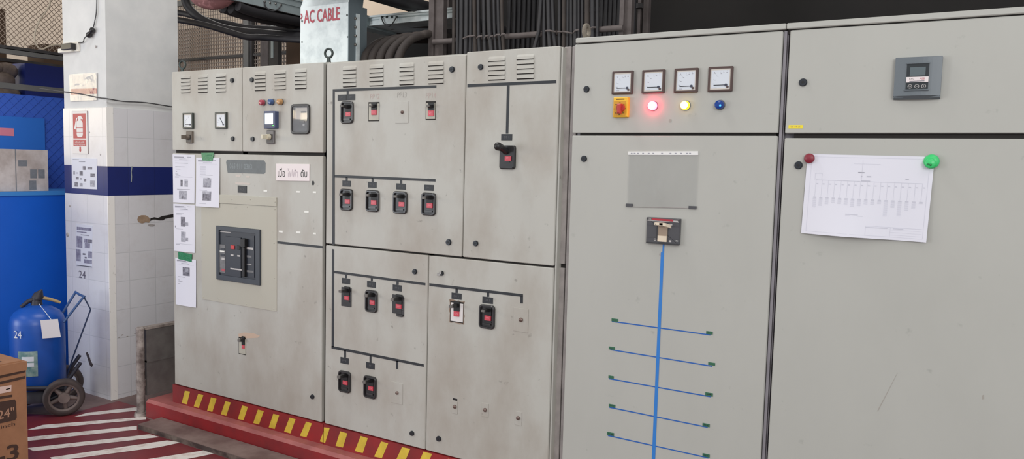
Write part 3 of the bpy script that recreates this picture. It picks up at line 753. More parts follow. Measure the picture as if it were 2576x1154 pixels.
label_plate(dUL, ZD, 178, 273, 480, 545, 'PP'); label_plate(dUL, ZD, 276, 372, 476, 541, 'PP')
for r_, tx in (((230, 322, 241, 305), 'PP 7'), ((515, 610, 254, 319), 'PP 4'), ((832, 935, 273, 339), 'PP 5'), ((1143, 1247, 287, 352), 'PP 8')): label_plate(dUL, ZE, *r_, tx)
breaker(dUL if False else t, ZD, 217, 355, 556, 802, (268, 322, 672, 723), (202, 258, 592, 614), 'round')
breaker(t, ZD, 520, 641, 562, 776, (554, 608, 650, 706), (530, 578, 588, 610), 'light')
breaker(t, ZD, 1160, 1270, 553, 762, (1186, 1248, 657, 718), (1168, 1216, 590, 614), 'light')
blank_plate(dUL, ZD, 822, 968, 554, 796, 893, 675, .0085, 'old_paint')
m = MB()
for tx, x, y, w_ in (('PP12', 590, 500, 105), ('PP13', 893, 483, 105), ('PP14', 1217, 487, 115)):
    X, Z = ZD.p(x, y); X2 = ZD.p(x+w_, y)[0]; m.text(tx, (X, -.0006, Z), .026, 'faint_red' if tx != 'PP13' else 'faint_grey', w=(X2-X), slant=.1)
m.build('handwriting', dUL, 'faint handwritten circuit numbers')
L1 = (((208, 346, 331, 572), (258, 315, 451, 499), (196, 250, 383, 408)), ((497, 643, 346, 587), (550, 607, 459, 510), (491, 548, 392, 416)), ((800, 955, 359, 609), (860, 921, 478, 529), (800, 858, 404, 430)), ((1117, 1275, 375, 629), (1172, 1236, 491, 546), (1115, 1180, 418, 444)))
for a_, b_, c_ in L1: breaker(t, ZE, *a_, b_, c_, 'round')
# lower left door
bus(dLL, [F(834.5, 873), F(840.3, 873), F(841, 627), F(835.5, 626)]); bus(dLL, hline(ZF, 143, 195, 1250, 343, 29))
for x0, x1, y0, y1 in ((282, 305, 245, 284), (591, 615, 285, 322), (901, 928, 327, 365)): bus(dLL, vline(ZF, x0, x1, y0, y1))
for r_, tx in (((242, 340, 286, 354), 'PP'), ((547, 650, 324, 397), 'PP 2'), ((857, 965, 367, 440), 'PP 3')): label_plate(dLL, ZF, *r_, tx)
breaker(t, ZF, 238, 358, 398, 627, (275, 328, 500, 549), (207, 260, 432, 460), 'square')
breaker(t, ZF, 530, 675, 430, 695, (580, 640, 552, 606), (516, 580, 484, 514), 'round')
breaker(t, ZF, 855, 995, 488, 746, (897, 962, 599, 652), (832, 895, 530, 560), 'chipped', 'breaker with a broken bezel')
bus(dLL, hline(ZG, 92, 74, 972, 249, 25))
for x0, x1, y0, y1 in ((212, 230, 118, 186), (455, 473, 165, 236), (708, 728, 216, 294)): bus(dLL, vline(ZG, x0, x1, y0, y1))
label_plate(dLL, ZG, 178, 256, 187, 244, 'PP 9'); label_plate(dLL, ZG, 422, 504, 234, 293, 'PP')
breaker(t, ZG, 164, 277, 312, 517, (201, 245, 407, 446), (147, 190, 362, 386), 'round'); breaker(t, ZG, 404, 523, 361, 573, (443, 490, 459, 500), (391, 436, 410, 435), 'round')
blank_plate(dLL, ZG, 662, 772, 423, 625, 714, 524, .009, 'old_paint')
# lower right door
bus(dLR, hline(ZH, 93, 286, 1180, 413, 32)); bus(dLR, vline(ZH, 1150, 1180, 440, 520)); bus(dLR, vline(ZH, 397, 424, 350, 398)); bus(dLR, vline(ZH, 760, 788, 395, 443))
label_plate(dLR, ZH, 352, 468, 400, 472, 'DB 2'); label_plate(dLR, ZH, 710, 832, 446, 520, 'DB 3')
breaker(t, ZH, 335, 490, 498, 742, (378, 439, 611, 671), (328, 376, 545, 572), 'rusty', 'breaker in a rusty ragged cut-out')
breaker(t, ZH, 677, 857, 535, 812, (736, 808, 662, 720), (706, 745, 600, 622), 'round')
blank_plate(dLR, ZH, 1072, 1242, 578, 850, 1153, 712, .0105, 'old_paint')
blank_plate(dLR, ZI, 347, 414, 492, 634, 379, 558, .0098, 'old_paint', (361, 410, 462, 484)); blank_plate(dLR, ZI, 689, 767, 517, 670, 724, 595, .0098, 'old_paint'); blank_plate(dLR, ZI, 1069, 1148, 610, 768, 1102, 687, .0098, 'old_paint')
# upper right door
bus(dUR, hline(ZJ, 104, 406, 992, 365, 30)); bus(dUR, [ZJ.p(488, 900), ZJ.p(513, 900), ZJ.p(526, 418), ZJ.p(499, 418)])
label_plate(dUR, ZJ, 443, 552, 904, 966, 'DB 1')
ZR = Zm(1240, 330, .09535)
R = ZR.r(180, 585, 372, 1000, .008); po = rr(*R, .012, 3); m = MB(); m.prism(po, 0, -.014, 'black_plastic', .004); xm = (R[0]+R[1])/2; w = R[1]-R[0]; h = R[3]-R[2]
m.rect((R[0]+w*.1, R[1]-w*.12, R[2]+h*.06, R[2]+h*.085), -.014, -.017, 'bezel'); m.rect((R[0]+w*.3, R[1]-w*.3, R[2]+h*.29, R[2]+h*.31), -.014, -.017, 'bezel')
o = m.build('circuit_breaker', t, 'breaker with a long round-ended lever')
B = ZR.r(312, 474, 657, 786, .018); m = MB(); m.rect(B, -.014, -.02, 'red_button', .001, .001); m.text('ON', ((B[0]+B[1])/2, -.0204, (B[2]+B[3])/2+.004), .008, 'pink_ink'); m.build('trip_button', o, 'red ON button')
bx, bz = ZR.p(135, 400, .082); m = MB(); root_ = (xm-.004, -.014, R[3]-h*.28)
m.tube(spline([root_, (xm-.006, -.045, (root_[2]+bz)/2+.004), (bx, -.08, bz)], 6), [.014, .0145, .015, .015, .0155, .016, .016, .0165, .017, .0175, .018, .018, .0185], 'black_plastic', 12)
m.sphere((bx, -.082, bz), .0195, 'black_plastic', 16, 10); m.build('lever', o, 'long black lever with a round end')
# filler strips between the old and the newer cabinets
m = MB(); yq = .04
def fx(x, y): return F(x, y, yq)[0]
N0_ = -1.573
a0, a1, b0, b1 = fx(1411.5, 400), fx(1428, 400), fx(1431, 400), N0_
zt = F(1428, 117.5, yq)[1]; zm_ = F(1412, 670, yq)[1]
m.rect((a0, a1, zm_+.012, zt), yq+.05, yq, 'frame_grey', .003, .002); m.rect((a0, a1, OLD_BOT, zm_-.006), yq+.05, yq, 'frame_grey', .003, .002)
m.box(a0, b1, yq+.012, yq+.03, OLD_BOT, zt, 'gap_dark'); m.build('filler_strip', t, 'narrow grey filler strip on the right')
m = MB(); m.rect((b0, b1, OLD_BOT, zt), yq+.05, yq, 'frame_grey', .003, .002); m.build('filler_strip', t, 'narrow grey filler strip on the right')
m = MB(); m.box(-1.642, -1.634, .008, .06, OLD_BOT, OLD_TOP-.004, 'old_paint'); m.build('hinge_rail', t)

# ================================================================== newer cabinets
NT = 2.267
def new_carcass(t, X0, X1):
    m = MB(); m.box(X0, X1, .045, .78, .235, 2.238, 'post_grey'); m.build('body', t)
    m = MB(); m.rect((X0-.0, X1+.0, 2.2445, NT), .79, -.004, 'new_paint', .005, .003); m.build('top_cover', t)
    m = MB(); m.box(X0+.004, X1-.004, .012, .05, 2.228, 2.2445, 'gap_dark'); m.build('door_gap_shade', t)  # dark strip for the shade under the top cover
    m = MB(); m.box(X0, X1, .004, .74, .118, .235, 'plinth_red'); m.build('plinth', t, 'red plinth')
N0, N1 = -1.572, F(1961, 250)[0]
gz1, gz0 = F(1700, 334.6)[1], F(1700, 341.3)[1]
ztop = F(1700, 95.5)[1]
t = thing('electrical_cabinet', 'newer light grey cabinet with four dial meters and blue tape diagram', 'electrical cabinet', (-1.12, .4, .118))
new_carcass(t, N0+.004, -.676)
dU = door('upper_door', t, N0, N1, gz1, ztop, 'new_paint', th=.03, r=.005); dL = door('lower_door', t, N0, N1, .24, gz0, 'new_paint', th=.03, r=.005)
m = MB(); m.box(N0+.03, N1-.01, .02, .045, gz0-.01, gz1+.01, 'gap_dark'); m.box(N1-.004, N1+.002, .032, .046, .24, ztop, 'gap_dark'); m.build('door_gap_shade', t)  # shade in the gaps round these doors, as dark strips
m = MB(); pe = F(1972, 250)[0]; m.box(N1+.003, pe-.003, .010, .043, .24, 2.24, 'post_grey'); m.box(pe-.001, pe+.002, .02, .043, .24, 2.24, 'post_grey'); m.build('frame_post', t, 'purple grey frame post beside the door')
lock(dU, ZK, 208, 670, .0125); lock(dL, ZL, 157, 228, .0125)
MT = (((460, 660, 494, 718), 'V'), ((750, 968, 482, 710), 'A'), ((1062, 1290, 467, 703), 'A'), ((1390, 1627, 451, 693), 'A'))
for r_, un in MT: meter(dU if False else t, ZK.r(*r_, .01), .012, 'meter_rim', 'meter_face', [PI-.1, PI-.42, PI-.8, PI-1.15, PI-1.35, PI-1.62], PI, un)
# yellow selector
R = ZK.r(476, 618, 748, 942, .014); m = MB(); m.rect(R, 0, -.02, 'yellow_plastic', .003, .003); w = R[1]-R[0]; h = R[3]-R[2]
m.rect((R[0]+w*.06, R[1]-w*.14, R[2]+h*.06, R[3]-h*.2), -.02, -.0215, 'yellow_dark', .002); m.rect((R[0]+w*.2, R[1]-w*.25, R[3]-h*.13, R[3]-h*.08), -.02, -.0206, 'carton_ink')
for k in range(8):
    a = 2*PI*k/8; cx, cz = (R[0]+R[1])/2-w*.04+math.cos(a)*w*.36, R[2]+h*.42+math.sin(a)*h*.3; m.rect((cx-.004, cx+.004, cz-.0012, cz+.0012), -.0215, -.0219, 'carton_ink')
o = m.build('selector_switch', t, 'yellow selector switch with red knob')
kx, kz = (R[0]+R[1])/2+.004, R[2]+h*.46; m = MB(); m.cyl((kx, -.0215, kz), (kx, -.034, kz), w*.27, w*.25, 'switch_red', 20)
m.prism([(kx-w*.12, kz-h*.3), (kx+w*.10, kz-h*.3), (kx+w*.13, kz+h*.19), (kx-w*.13, kz+h*.19)], -.03, -.05, 'switch_red', .004); m.build('selector_knob', o, 'red knob')
pilot(t, ZK, 848, 830, .0185, 'lamp_red_on', 'lamp_ring', 'lamp_red_core', .022, 'lit red lamp'); pilot(t, ZK, 1163, 826, .0185, 'lamp_yellow_on', 'lamp_ring', 'lamp_yellow_core', .022, 'lit yellow lamp')
o = pilot(t, ZK, 1496, 820, .0185, 'lamp_blue', 'lamp_ring', None, .024, 'blue lamp'); X, Z = ZK.p(1502, 826, .032); m = MB(); m.sphere((X, -.0255, Z), .0045, 'lamp_blue_spot', 8, 6, (1, .5, 1)); m.build('lamp_glint', o, 'bright blue spot')
# moulded breaker with the beige handle
ZS = Zm(1600, 530, .11263)
R = ZS.r(240, 982, 160, 742, .012); w = R[1]-R[0]; h = R[3]-R[2]; m = MB(); m.rect(R, 0, -.018, 'charcoal', .002, .003)
m.rect((R[0]+.002, R[1]-.002, R[2]+h*.0, R[2]+h*.05), -.01, -.02, 'charcoal_dark'); o = m.build('circuit_breaker', t, 'wide charcoal breaker with beige handle')
m = MB(); m.rect((R[0]+w*.03, R[1]-w*.03, R[3]-h*.135, R[3]-h*.035), -.018, -.0192, 'charcoal_dark'); m.rect((R[0]+w*.16, R[1]-w*.2, R[3]-h*.105, R[3]-h*.035), -.0192, -.0198, 'breaker_red')
m.rect((R[0]+w*.03, R[1]-w*.03, R[3]-h*.135, R[3]-h*.115), -.0192, -.02, 'silver_ink'); m.text('ABB', (R[0]+w*.095, -.0200, R[3]-h*.07), h*.055, 'silver_ink', w=w*.11); m.rect((R[1]-w*.19, R[1]-w*.05, R[3]-h*.11, R[3]-h*.07), -.0192, -.02, 'silver_ink'); m.build('name_strip', o, 'red strip along the top')
m = MB()
m.rect((R[0]+w*.02, R[0]+w*.98, R[2]+h*.22, R[2]+h*.225), -.018, -.0184, 'charcoal_dark'); m.rect((R[0]+w*.02, R[0]+w*.98, R[3]-h*.3, R[3]-h*.295), -.018, -.0184, 'charcoal_dark')
m.rect((R[0]+w*.7, R[0]+w*.78, R[3]-h*.26, R[3]-h*.2), -.018, -.0186, 'silver_ink'); m.rect((R[0]+w*.7, R[0]+w*.77, R[2]+h*.1, R[2]+h*.17), -.018, -.0186, 'silver_ink'); m.rect((R[1]-w*.1, R[1]-w*.03, R[2]+h*.15, R[2]+h*.18), -.018, -.0186, 'white_marker')
cx_, cz_ = R[0]+w*.28, R[2]+h*.15; m.ring(disc(cx_, cz_, w*.035, 12), disc(cx_, cz_, w*.02, 12), -.018, -.0186, 'silver_ink'); m.build('markings', o)
m = MB(); m.rect((R[0]+w*.36, R[0]+w*.65, R[2]+h*.1, R[3]-h*.32), -.018, -.022, 'breaker_beige'); m.rect((R[0]+w*.37, R[0]+w*.64, R[2]+h*.1, R[2]+h*.32), -.022, -.025, 'breaker_cream'); m.rect((R[0]+w*.33, R[0]+w*.365, R[2]+h*.2, R[3]-h*.36), -.018, -.024, 'charcoal_dark'); m.build('handle_slot', o)
ha = ZS.p(405, 297, .05); m = MB(); zc = ha[1]; x1_ = R[0]+w*.62
m.add([(ha[0]+.022, -.05, zc-.006), (ha[0]+.05, -.05, zc-.006), (x1_+.02, -.02, zc-.016), (x1_+.02, -.02, zc-.002), (ha[0]+.05, -.05, zc+.007), (ha[0]+.022, -.05, zc+.007)], [(0, 1, 4, 5), (1, 2, 3, 4)], 'breaker_cream')
hb = ZS.r(408, 600, 266, 325, .05); m.rect(hb, -.03, -.05, 'breaker_cream', .002, .001)
X, Z = ZS.p(436, 296, .05); m.prism(disc(X, Z, .0022, 8), -.05, -.0504, 'black_deep'); X, Z = ZS.p(580, 297, .05); m.prism(disc(X, Z, .0022, 8), -.05, -.0504, 'black_deep')
V0 = [(hb[1], -.05, hb[2]), (hb[1], -.05, hb[3])]; V1 = [(x1_+.006, -.02, hb[2]-.012), (x1_+.006, -.02, hb[3]-.010)]
m.add([V0[0], V1[0], V1[1], V0[1], (hb[1]-.004, -.03, hb[2]), (x1_-.004, -.018, hb[2]-.012)], [(0, 1, 2, 3), (4, 5, 1, 0)], 'breaker_cream')
m.build('handle', o, 'cream handle')
# blue mimic tape
m = MB(); m.prism([F(1640.0, 1180), F(1646.2, 1180), F(1671.5, 614), F(1667.5, 614)], 0, -.0014, 'blue_tape'); m.prism([F(1638.8, 1180), F(1647, 1180), F(1670.2, 634), F(1663, 634)], 0, -.0016, 'blue_tape'); m.build('mimic_line', dL, 'bright blue upright tape')
X, Z = F(1661, 640); m = MB(); m.prism(disc(X, Z, .006, 8), 0, -.0006, 'frame_grey'); m.build('smudge', dL)
TP = (((350, 140, 1075, 240), (348, 395, 120, 142), (1045, 1092, 213, 235)), ((338, 348, 1087, 470), (328, 370, 327, 348), (1060, 1110, 443, 463)), ((330, 562, 1077, 695), (325, 363, 540, 560), (1038, 1093, 665, 690)), ((332, 773, 1055, 920), (328, 375, 751, 772), (1018, 1070, 892, 915)), ((320, 980, 1060, 1145), (315, 365, 957, 980), (1018, 1070, 1115, 1138)))
for ln, ga, gb in TP:
    m = MB(); m.prism(hline(ZM, ln[0], ln[1]-4, ln[2], ln[3]-4, 8.5), 0, -.001, 'blue_tape_thin'); m.build('branch_tape', dL, 'thin blue branch tape')
    for g_ in (ga, gb): R = ZM.r(*g_); m = MB(); m.rect(R, 0, -.0026, 'green_label', 0, .0005); m.rect((R[0]+.006, R[0]+.014, R[2]+.006, R[3]-.005), -.0026, -.003, 'lock'); m.rect((R[0]+.017, R[1]-.006, R[2]+.006, R[3]-.005), -.0026, -.003, 'lock'); m.build('circuit_tag', dL, 'small green tag')
m = MB(); X, Z = F(1686, 303); m.rect((X-.006, X+.006, Z-.008, Z+.006), 0, -.0006, 'scratch', .003); m.build('smudge', dU)
# eye bolts
def eyebolt(parent, x, y, Y, base, R1, r1, mt, yaw):
    X, Z = F(x, y, Y); c = Vector((X, Y, Z)); ax = Vector((math.cos(yaw), math.sin(yaw), 0)); m = MB()
    m.tube([c+ax*(R1*math.cos(2*PI*k/20))+Vector((0, 0, R1*math.sin(2*PI*k/20))) for k in range(20)], r1, mt, 8, closed=True)
    m.cyl((X, Y, base), (X, Y, Z-R1*.8), r1*2, r1*1.3, mt, 12); m.cyl((X, Y, base), (X, Y, base+.006), r1*2.6, r1*2.6, mt, 12)
    return m.build('lifting_eye', parent)
mc = [o for o in bpy.data.objects if o.name.startswith('electrical_cabinet')]
ROOT = mc[0].location.copy()
eyebolt(mc[0], 827, 134, .055, OLD_TOP-.004, .024, .0065, 'ring_steel', .2)
ROOT = mc[0].location.copy()
eyebolt(mc[0], 459, 163, .06, OLD_TOP, .024, .006, 'ring_steel', .2)
ROOT = mc[2].location.copy()
eyebolt(mc[2], 1475.5, 79, .05, NT-.002, .026, .010, 'ring_dust', 1.6)

# right newer cabinet
NB0, NB1 = F(1979, 250)[0], .50
t = thing('electrical_cabinet', 'newer light grey cabinet at the right end with grey display controller', 'electrical cabinet', (-.08, .4, .118))
new_carcass(t, -.674, NB1+.01)
gz1, gz0 = F(2270, 335.2)[1], F(2270, 348.2)[1]
dU = door('upper_door', t, NB0, NB1, gz1, ztop, 'new_paint', th=.03, r=.005); dL = door('lower_door', t, NB0, NB1, .24, gz0, 'new_paint', th=.03, r=.005)
m = MB(); m.box(NB0+.03, NB1-.01, .02, .045, gz0-.01, gz1+.01, 'gap_dark'); m.build('door_gap_shade', t)  # dark strip for the shade between the two doors
lock(dU, ZN, 131, 341, .0135); lock(dL, ZP, 80, 202, .0135)
m = MB(); m.rect(ZN.r(72, 132, 518, 532), 0, -.0008, 'yellow_sticker'); R = ZN.r(82, 120, 521, 529); m.text('05 14 25', ((R[0]+R[1])/2, -.0010, (R[2]+R[3])/2), .007, 'carton_text'); m.build('sticker', dU, 'small yellow sticker')
ZT = Zm(2230, 120, .12130)
R = ZT.r(165, 1140, 185, 1040, .022); w = R[1]-R[0]; h = R[3]-R[2]; m = MB()
m.rect(R, 0, -.020, 'controller_grey', .003, .003)
n_ = 10; zb = R[2]
V = [(R[0]+w*i/n_, -.020-.010*math.sin(PI*i/n_), zb+h*.055) for i in range(n_+1)]+[(R[0]+w*i/n_, -.004-.012*math.sin(PI*i/n_), zb-h*.03) for i in range(n_+1)]
m.add(V, [(i, n_+1+i, n_+2+i, i+1) for i in range(n_)], 'controller_edge')
V = [(R[0]+w*i/n_, -.020-.010*math.sin(PI*i/n_), z_) for z_ in (zb+h*.055, R[3]-.002) for i in range(n_+1)]
m.add(V, [(i, i+1, n_+2+i, n_+1+i) for i in range(n_)], 'controller_grey')
m.add([V[i] for i in range(n_+1, 2*n_+2)]+[(R[1], -.018, R[3]), (R[0], -.018, R[3])], [tuple(range(n_+3))], 'controller_grey')
o = m.build('power_controller', t, 'square grey controller with small display')
X0, X1 = R[0]+w*.265, R[0]+w*.735; m = MB(); yy = -.031
m.rect((X0, X1, R[2]+h*.2, R[3]-h*.17), -.02, yy, 'lcd_dark', .001); m.rect((X0-.004, X1+.004, R[2]+h*.17, R[2]+h*.205), -.02, yy-.003, 'controller_grey', .002, .001); m.rect((X0-.002, X1+.002, R[3]-h*.18, R[3]-h*.15), -.02, yy-.003, 'controller_grey', .002, .001)
m.build('display_panel', o, 'black display panel')
m = MB(); m.rect((X0+w*.07, X1-w*.07, R[2]+h*.53, R[3]-h*.26), yy, yy-.0008, 'lcd', .001); m.build('display', o)
m = MB(); m.rect((X0, X1, R[2]+h*.375, R[2]+h*.505), yy, yy-.0008, 'sign_white'); zc = R[2]+h*.46
m.text('RVC', (X0+w*.12, yy-.001, zc), .006, 'sign_ink'); m.text('ABB', (X1-w*.13, yy-.001, zc), .007, 'logo_red', w=.016); m.rect((X0+w*.07, X1-w*.08, zc-.0095, zc-.0075), yy-.0008, yy-.001, 'ink_dark'); m.rect((X0+w*.07, X1-w*.08, zc-.0125, zc-.0115), yy-.0008, yy-.001, 'ink'); m.build('name_strip', o, 'white name strip')
for k, tx in enumerate(('', '-', '+')):
    cx_ = X0+(X1-X0)*(.19+.31*k); cz_ = R[2]+h*.275; m = MB(); m.ring(disc(cx_, cz_, .0072, 16), disc(cx_, cz_, .0058, 16), yy, yy-.001, 'silver_ink')
    if tx: m.rect((cx_-.003, cx_+.003, cz_-.0006, cz_+.0006), yy, yy-.001, 'silver_ink')
    else: m.ring(disc(cx_, cz_, .004, 10, .0022), disc(cx_, cz_, .003, 10, .0014), yy, yy-.001, 'silver_ink')
    if tx == '+': m.rect((cx_-.0006, cx_+.0006, cz_-.003, cz_+.003), yy, yy-.001, 'silver_ink')
    m.build('push_button', o)
m = MB(); pts = [F(2206, 1034), F(2209, 1034), F(2258, 938), F(2257, 938)]; m.prism(pts, 0, -.0004, 'scratch'); m.build('scratch', dL, 'long diagonal scratch'); m = MB(); m.prism([F(2470, 1004), F(2476, 1003), F(2475, 992), F(2471, 994)], 0, -.0004, 'scratch'); m.build('scratch', dL, 'short scratch')

# ------------------------------------------------------------------ sheets of paper
def sheet(z, corners, gap=.003, curl=0, nu=10, nv=14, cv=0):
    """corners TL,TR,BR,BL read in view z; returns a surface function S(u,v,lift) and the bare sheet mesh"""
    c = [z.p(*p, gap+.002) for p in corners]
    def P(u, v, lift=0):
        x = (1-u)*(1-v)*c[0][0]+u*(1-v)*c[1][0]+u*v*c[2][0]+(1-u)*v*c[3][0]
        zz = (1-u)*(1-v)*c[0][1]+u*(1-v)*c[1][1]+u*v*c[2][1]+(1-u)*v*c[3][1]
        y = -gap - curl*v*v*(.4+.6*math.sin(PI*u)) - cv*(1-math.cos(2*PI*u))*.5*v
        return (x, y-lift, zz)
    m = MB(); V = [P(i/nu, j/nv) for j in range(nv+1) for i in range(nu+1)]; W = [P(i/nu, j/nv, -.0004) for j in range(nv+1) for i in range(nu+1)]; n1 = nu+1; N = len(V)
    fs = [(j*n1+i, (j+1)*n1+i, (j+1)*n1+i+1, j*n1+i+1) for j in range(nv) for i in range(nu)]
    m.add(V+W, fs+[tuple(q+N for q in f[::-1]) for f in fs], 'paper', True)
    return P, m
def mark(m, P, u0, u1, v0, v1, mt, lift=.0005):
    nu, nv = max(1, int((u1-u0)*10)), max(1, int((v1-v0)*14)); V = [P(u0+(u1-u0)*i/nu, v0+(v1-v0)*j/nv, lift) for j in range(nv+1) for i in range(nu+1)]; n1 = nu+1
    m.add(V, [(j*n1+i, (j+1)*n1+i, (j+1)*n1+i+1, j*n1+i+1) for j in range(nv) for i in range(nu)], mt)
def header(m, P):
    mark(m, P, .08, .52, .045, .062, 'ink'); mark(m, P, .08, .6, .072, .082, 'ink_pale'); mark(m, P, .66, .85, .045, .055, 'ink'); mark(m, P, .3, .68, .1, .112, 'ink'); mark(m, P, .1, .9, .128, .131, 'ink_pale')
def paper_sheet(z, corners, lab, content, name='paper_notice', group='printed notices taped to the left cabinet', gap=.003, curl=.006, cat='notice', par=None):
    P, m = sheet(z, corners, gap, curl)
    c = P(.5, .5); content(m, P)
    return single(m, name, lab, cat, (c[0], c[1], c[2]), group)
def c1(m, P):
    header(m, P)
    for v, a, b in ((.175, .12, .7), (.25, .12, .58), (.3, .14, .36), (.35, .14, .2), (.4, .12, .26), (.425, .14, .36), (.455, .1, .9), (.47, .1, .28)): mark(m, P, a, b, v, v+.009, 'ink_pale' if v > .44 else 'ink')
    mark(m, P, .36, .46, .52, .66, 'photo_dark'); mark(m, P, .54, .7, .54, .66, 'photo_grey'); mark(m, P, .54, .7, .515, .53, 'ink'); mark(m, P, .2, .8, .715, .724, 'ink'); mark(m, P, .3, .66, .75, .93, 'photo_grey'); mark(m, P, .42, .5, .86, .91, 'photo_dark', .0008)
def c2(m, P):
    header(m, P)
    for k in range(8): mark(m, P, .18, .42, .175+.022*k, .181+.022*k, 'ink_pale')
    mark(m, P, .2, .72, .345, .354, 'ink'); mark(m, P, .18, .55, .385, .393, 'ink'); mark(m, P, .32, .66, .415, .6, 'photo_grey'); mark(m, P, .34, .64, .585, .6, 'photo_dark', .0008); mark(m, P, .5, .6, .41, .425, 'photo_dark', .0008)
    mark(m, P, .15, .5, .655, .664, 'ink'); mark(m, P, .32, .68, .68, .87, 'photo_dark'); mark(m, P, .34, .66, .68, .74, 'photo_grey', .0008); mark(m, P, .18, .5, .93, .94, 'ink_pale')
def c3(m, P):
    header(m, P); mark(m, P, .14, .5, .2, .208, 'ink'); mark(m, P, .14, .4, .225, .232, 'ink_pale'); mark(m, P, .35, .56, .27, .47, 'photo_dark'); mark(m, P, .56, .7, .38, .45, 'photo_grey'); mark(m, P, .1, .45, .52, .53, 'ink_pale')
    mark(m, P, .36, .58, .58, .79, 'photo_grey'); mark(m, P, .58, .7, .7, .77, 'photo_grey'); mark(m, P, .06, .1, .46, .5, 'ink'); mark(m, P, .1, .92, .83, .838, 'ink_pale'); mark(m, P, .1, .3, .85, .858, 'ink')
def c4(m, P):
    header(m, P); mark(m, P, .36, .7, .18, .36, 'photo_dark'); mark(m, P, .5, .64, .2, .28, 'photo_grey', .0008); mark(m, P, .14, .46, .39, .4, 'ink')
    for v, b in ((.46, .22), (.49, .35), (.54, .24)): mark(m, P, .14, b, v, v+.008, 'ink')
paper_sheet(ZB, ((55, 115), (285, 121), (286, 625), (65, 612)), 'white printed notice at the top left of the cabinet door, with four small pictures', c1)
paper_sheet(ZB, ((300, 150), (543, 152), (543, 668), (301, 653)), 'white printed notice hung by green tape, right of the other sheets', c2, gap=.004, curl=.012)
paper_sheet(ZB, ((62, 626), (285, 638), (288, 1137), (75, 1114)), 'white printed notice in the middle of the left column of sheets', c3)
paper_sheet(ZC, ((83, 115), (298, 138), (302, 632), (93, 597)), 'lowest printed notice on the left, one picture and an empty lower half', c4, gap=.004, curl=.008)
def tape(z, pts, lab, jag=True):
    c = [z.p(*p, .006) for p in pts]; m = MB(); m.prism([c[3], c[2], c[1], c[0]] if True else c, -.0045, -.0062, 'green_tape')
    for k in (.28, .62):
        a = tuple(Vector(c[0]).lerp(Vector(c[3]), k)); b = tuple(Vector(c[1]).lerp(Vector(c[2]), k))
        pa, pb = Vector(a).lerp(Vector(b), .35), Vector(a).lerp(Vector(b), .85); m.prism([(pa.x, pa.y-.002), (pb.x, pb.y-.002), (pb.x, pb.y+.002), (pa.x, pa.y+.002)], -.0062, -.0072, 'green_tape', .0008)
    single(m, 'green_tape', lab, 'tape', (c[0][0], -.005, c[0][1]), 'green tape pieces on the left cabinet')
tape(ZB, ((355, 100), (488, 98), (470, 188), (366, 180)), 'wrinkled green tape at the top of the cabinet door')
tape(ZC, ((115, 52), (258, 80), (255, 160), (118, 128)), 'flat green tape above the lowest notice')
# Thai sign
c = [ZB.p(*p, .004) for p in ((1133, 388), (1476, 394), (1478, 217), (1133, 213))]
t = thing('power_cut_sign', 'small white sign with black and faded Thai lettering', 'sign', (c[0][0], -.002, c[0][1]))
m = MB(); m.prism(c, -.0005, -.005, 'sign_white', .001); m.build('board', t)
m = MB(); W = c[1][0]-c[0][0]; Hh = c[3][1]-c[0][1]; zc = (c[0][1]+c[3][1])/2+.0; 
for tx, u, w_, mt, h_ in (('เมื่อ', .165, .22, 'sign_ink', .52), ('ไฟฟ้า', .51, .32, 'sign_faded', .50), ('ดับ', .845, .19, 'sign_ink', .46)): m = MB(); m.text(tx, (c[0][0]+W*u, -.0054, zc), Hh*h_, mt, w=W*w_, bold=.008); m.build('lettering', t, 'faded Thai word' if mt == 'sign_faded' else 'black Thai word')
# drawing sheet and magnets
P, m = sheet(ZP, ((183, 76), (1605, 107), (1510, 1062), (112, 958)), .004, .0, 16, 12)
def PD(u, v, lift=0):
    x, y, z_ = P(u, v); return (x, -.005-.022*v*v*(.5+.5*math.cos(2.2*PI*(u-.35)))-.008*math.sin(PI*u)*v-lift, z_)
m = MB(); nu, nv = 20, 14; n1 = nu+1; V = [PD(i/nu, j/nv) for j in range(nv+1) for i in range(nu+1)]; W_ = [PD(i/nu, j/nv, -.0004) for j in range(nv+1) for i in range(nu+1)]
fs = [(j*n1+i, (j+1)*n1+i, (j+1)*n1+i+1, j*n1+i+1) for j in range(nv) for i in range(nu)]; m.add(V+W_, fs+[tuple(q+len(V) for q in f[::-1]) for f in fs], 'paper', True)
def mk(u0, u1, v0, v1, mt='ink_faint'): mark(m, PD, u0, u1, v0, v1, mt, .0006)
for v in (.03, .965): mk(.04, .97, v, v+.0025)
for u in (.04, .968): mk(u, u+.0015, .03, .967)
mk(.09, .93, .315, .319, 'ink_faint'); mk(.09, .45, .315, .320, 'ink_pale')
for k in range(17):
    u = .09+.0525*k; mk(u, u+.0016, .318, .53); mk(u-.012, u+.014, .53, .545, 'ink_faint'); L_ = (.12, .1, .08, .05, .07, .08, .09, .08, .05, .05, .04, .18, .08, .17, .1, .08, .02)[k]
    for q in range(int(L_/.012)): mk(u-.014, u+.016, .55+.012*q, .554+.012*q)
    mk(u+.006, u+.022, .36, .372)
mk(.39, .6, .105, .108); mk(.46, .4615, .06, .315); mk(.43, .48, .205, .215, 'ink'); mk(.455, .465, .25, .262, 'ink_pale'); mk(.5, .535, .248, .262, 'ink_pale'); mk(.46, .53, .305, .316, 'ink_pale'); mk(.80, .825, .265, .28, 'ink_pale'); mk(.08, .14, .235, .238); mk(.08, .0815, .235, .32); mk(.138, .1395, .235, .32)
mk(.36, .46, .72, .732); mk(.36, .5, .74, .744); mk(.53, .96, .85, .853); mk(.53, .5315, .85, .965); mk(.72, .7215, .85, .965)
for v in (.88, .91, .94): mk(.72, .96, v, v+.002)
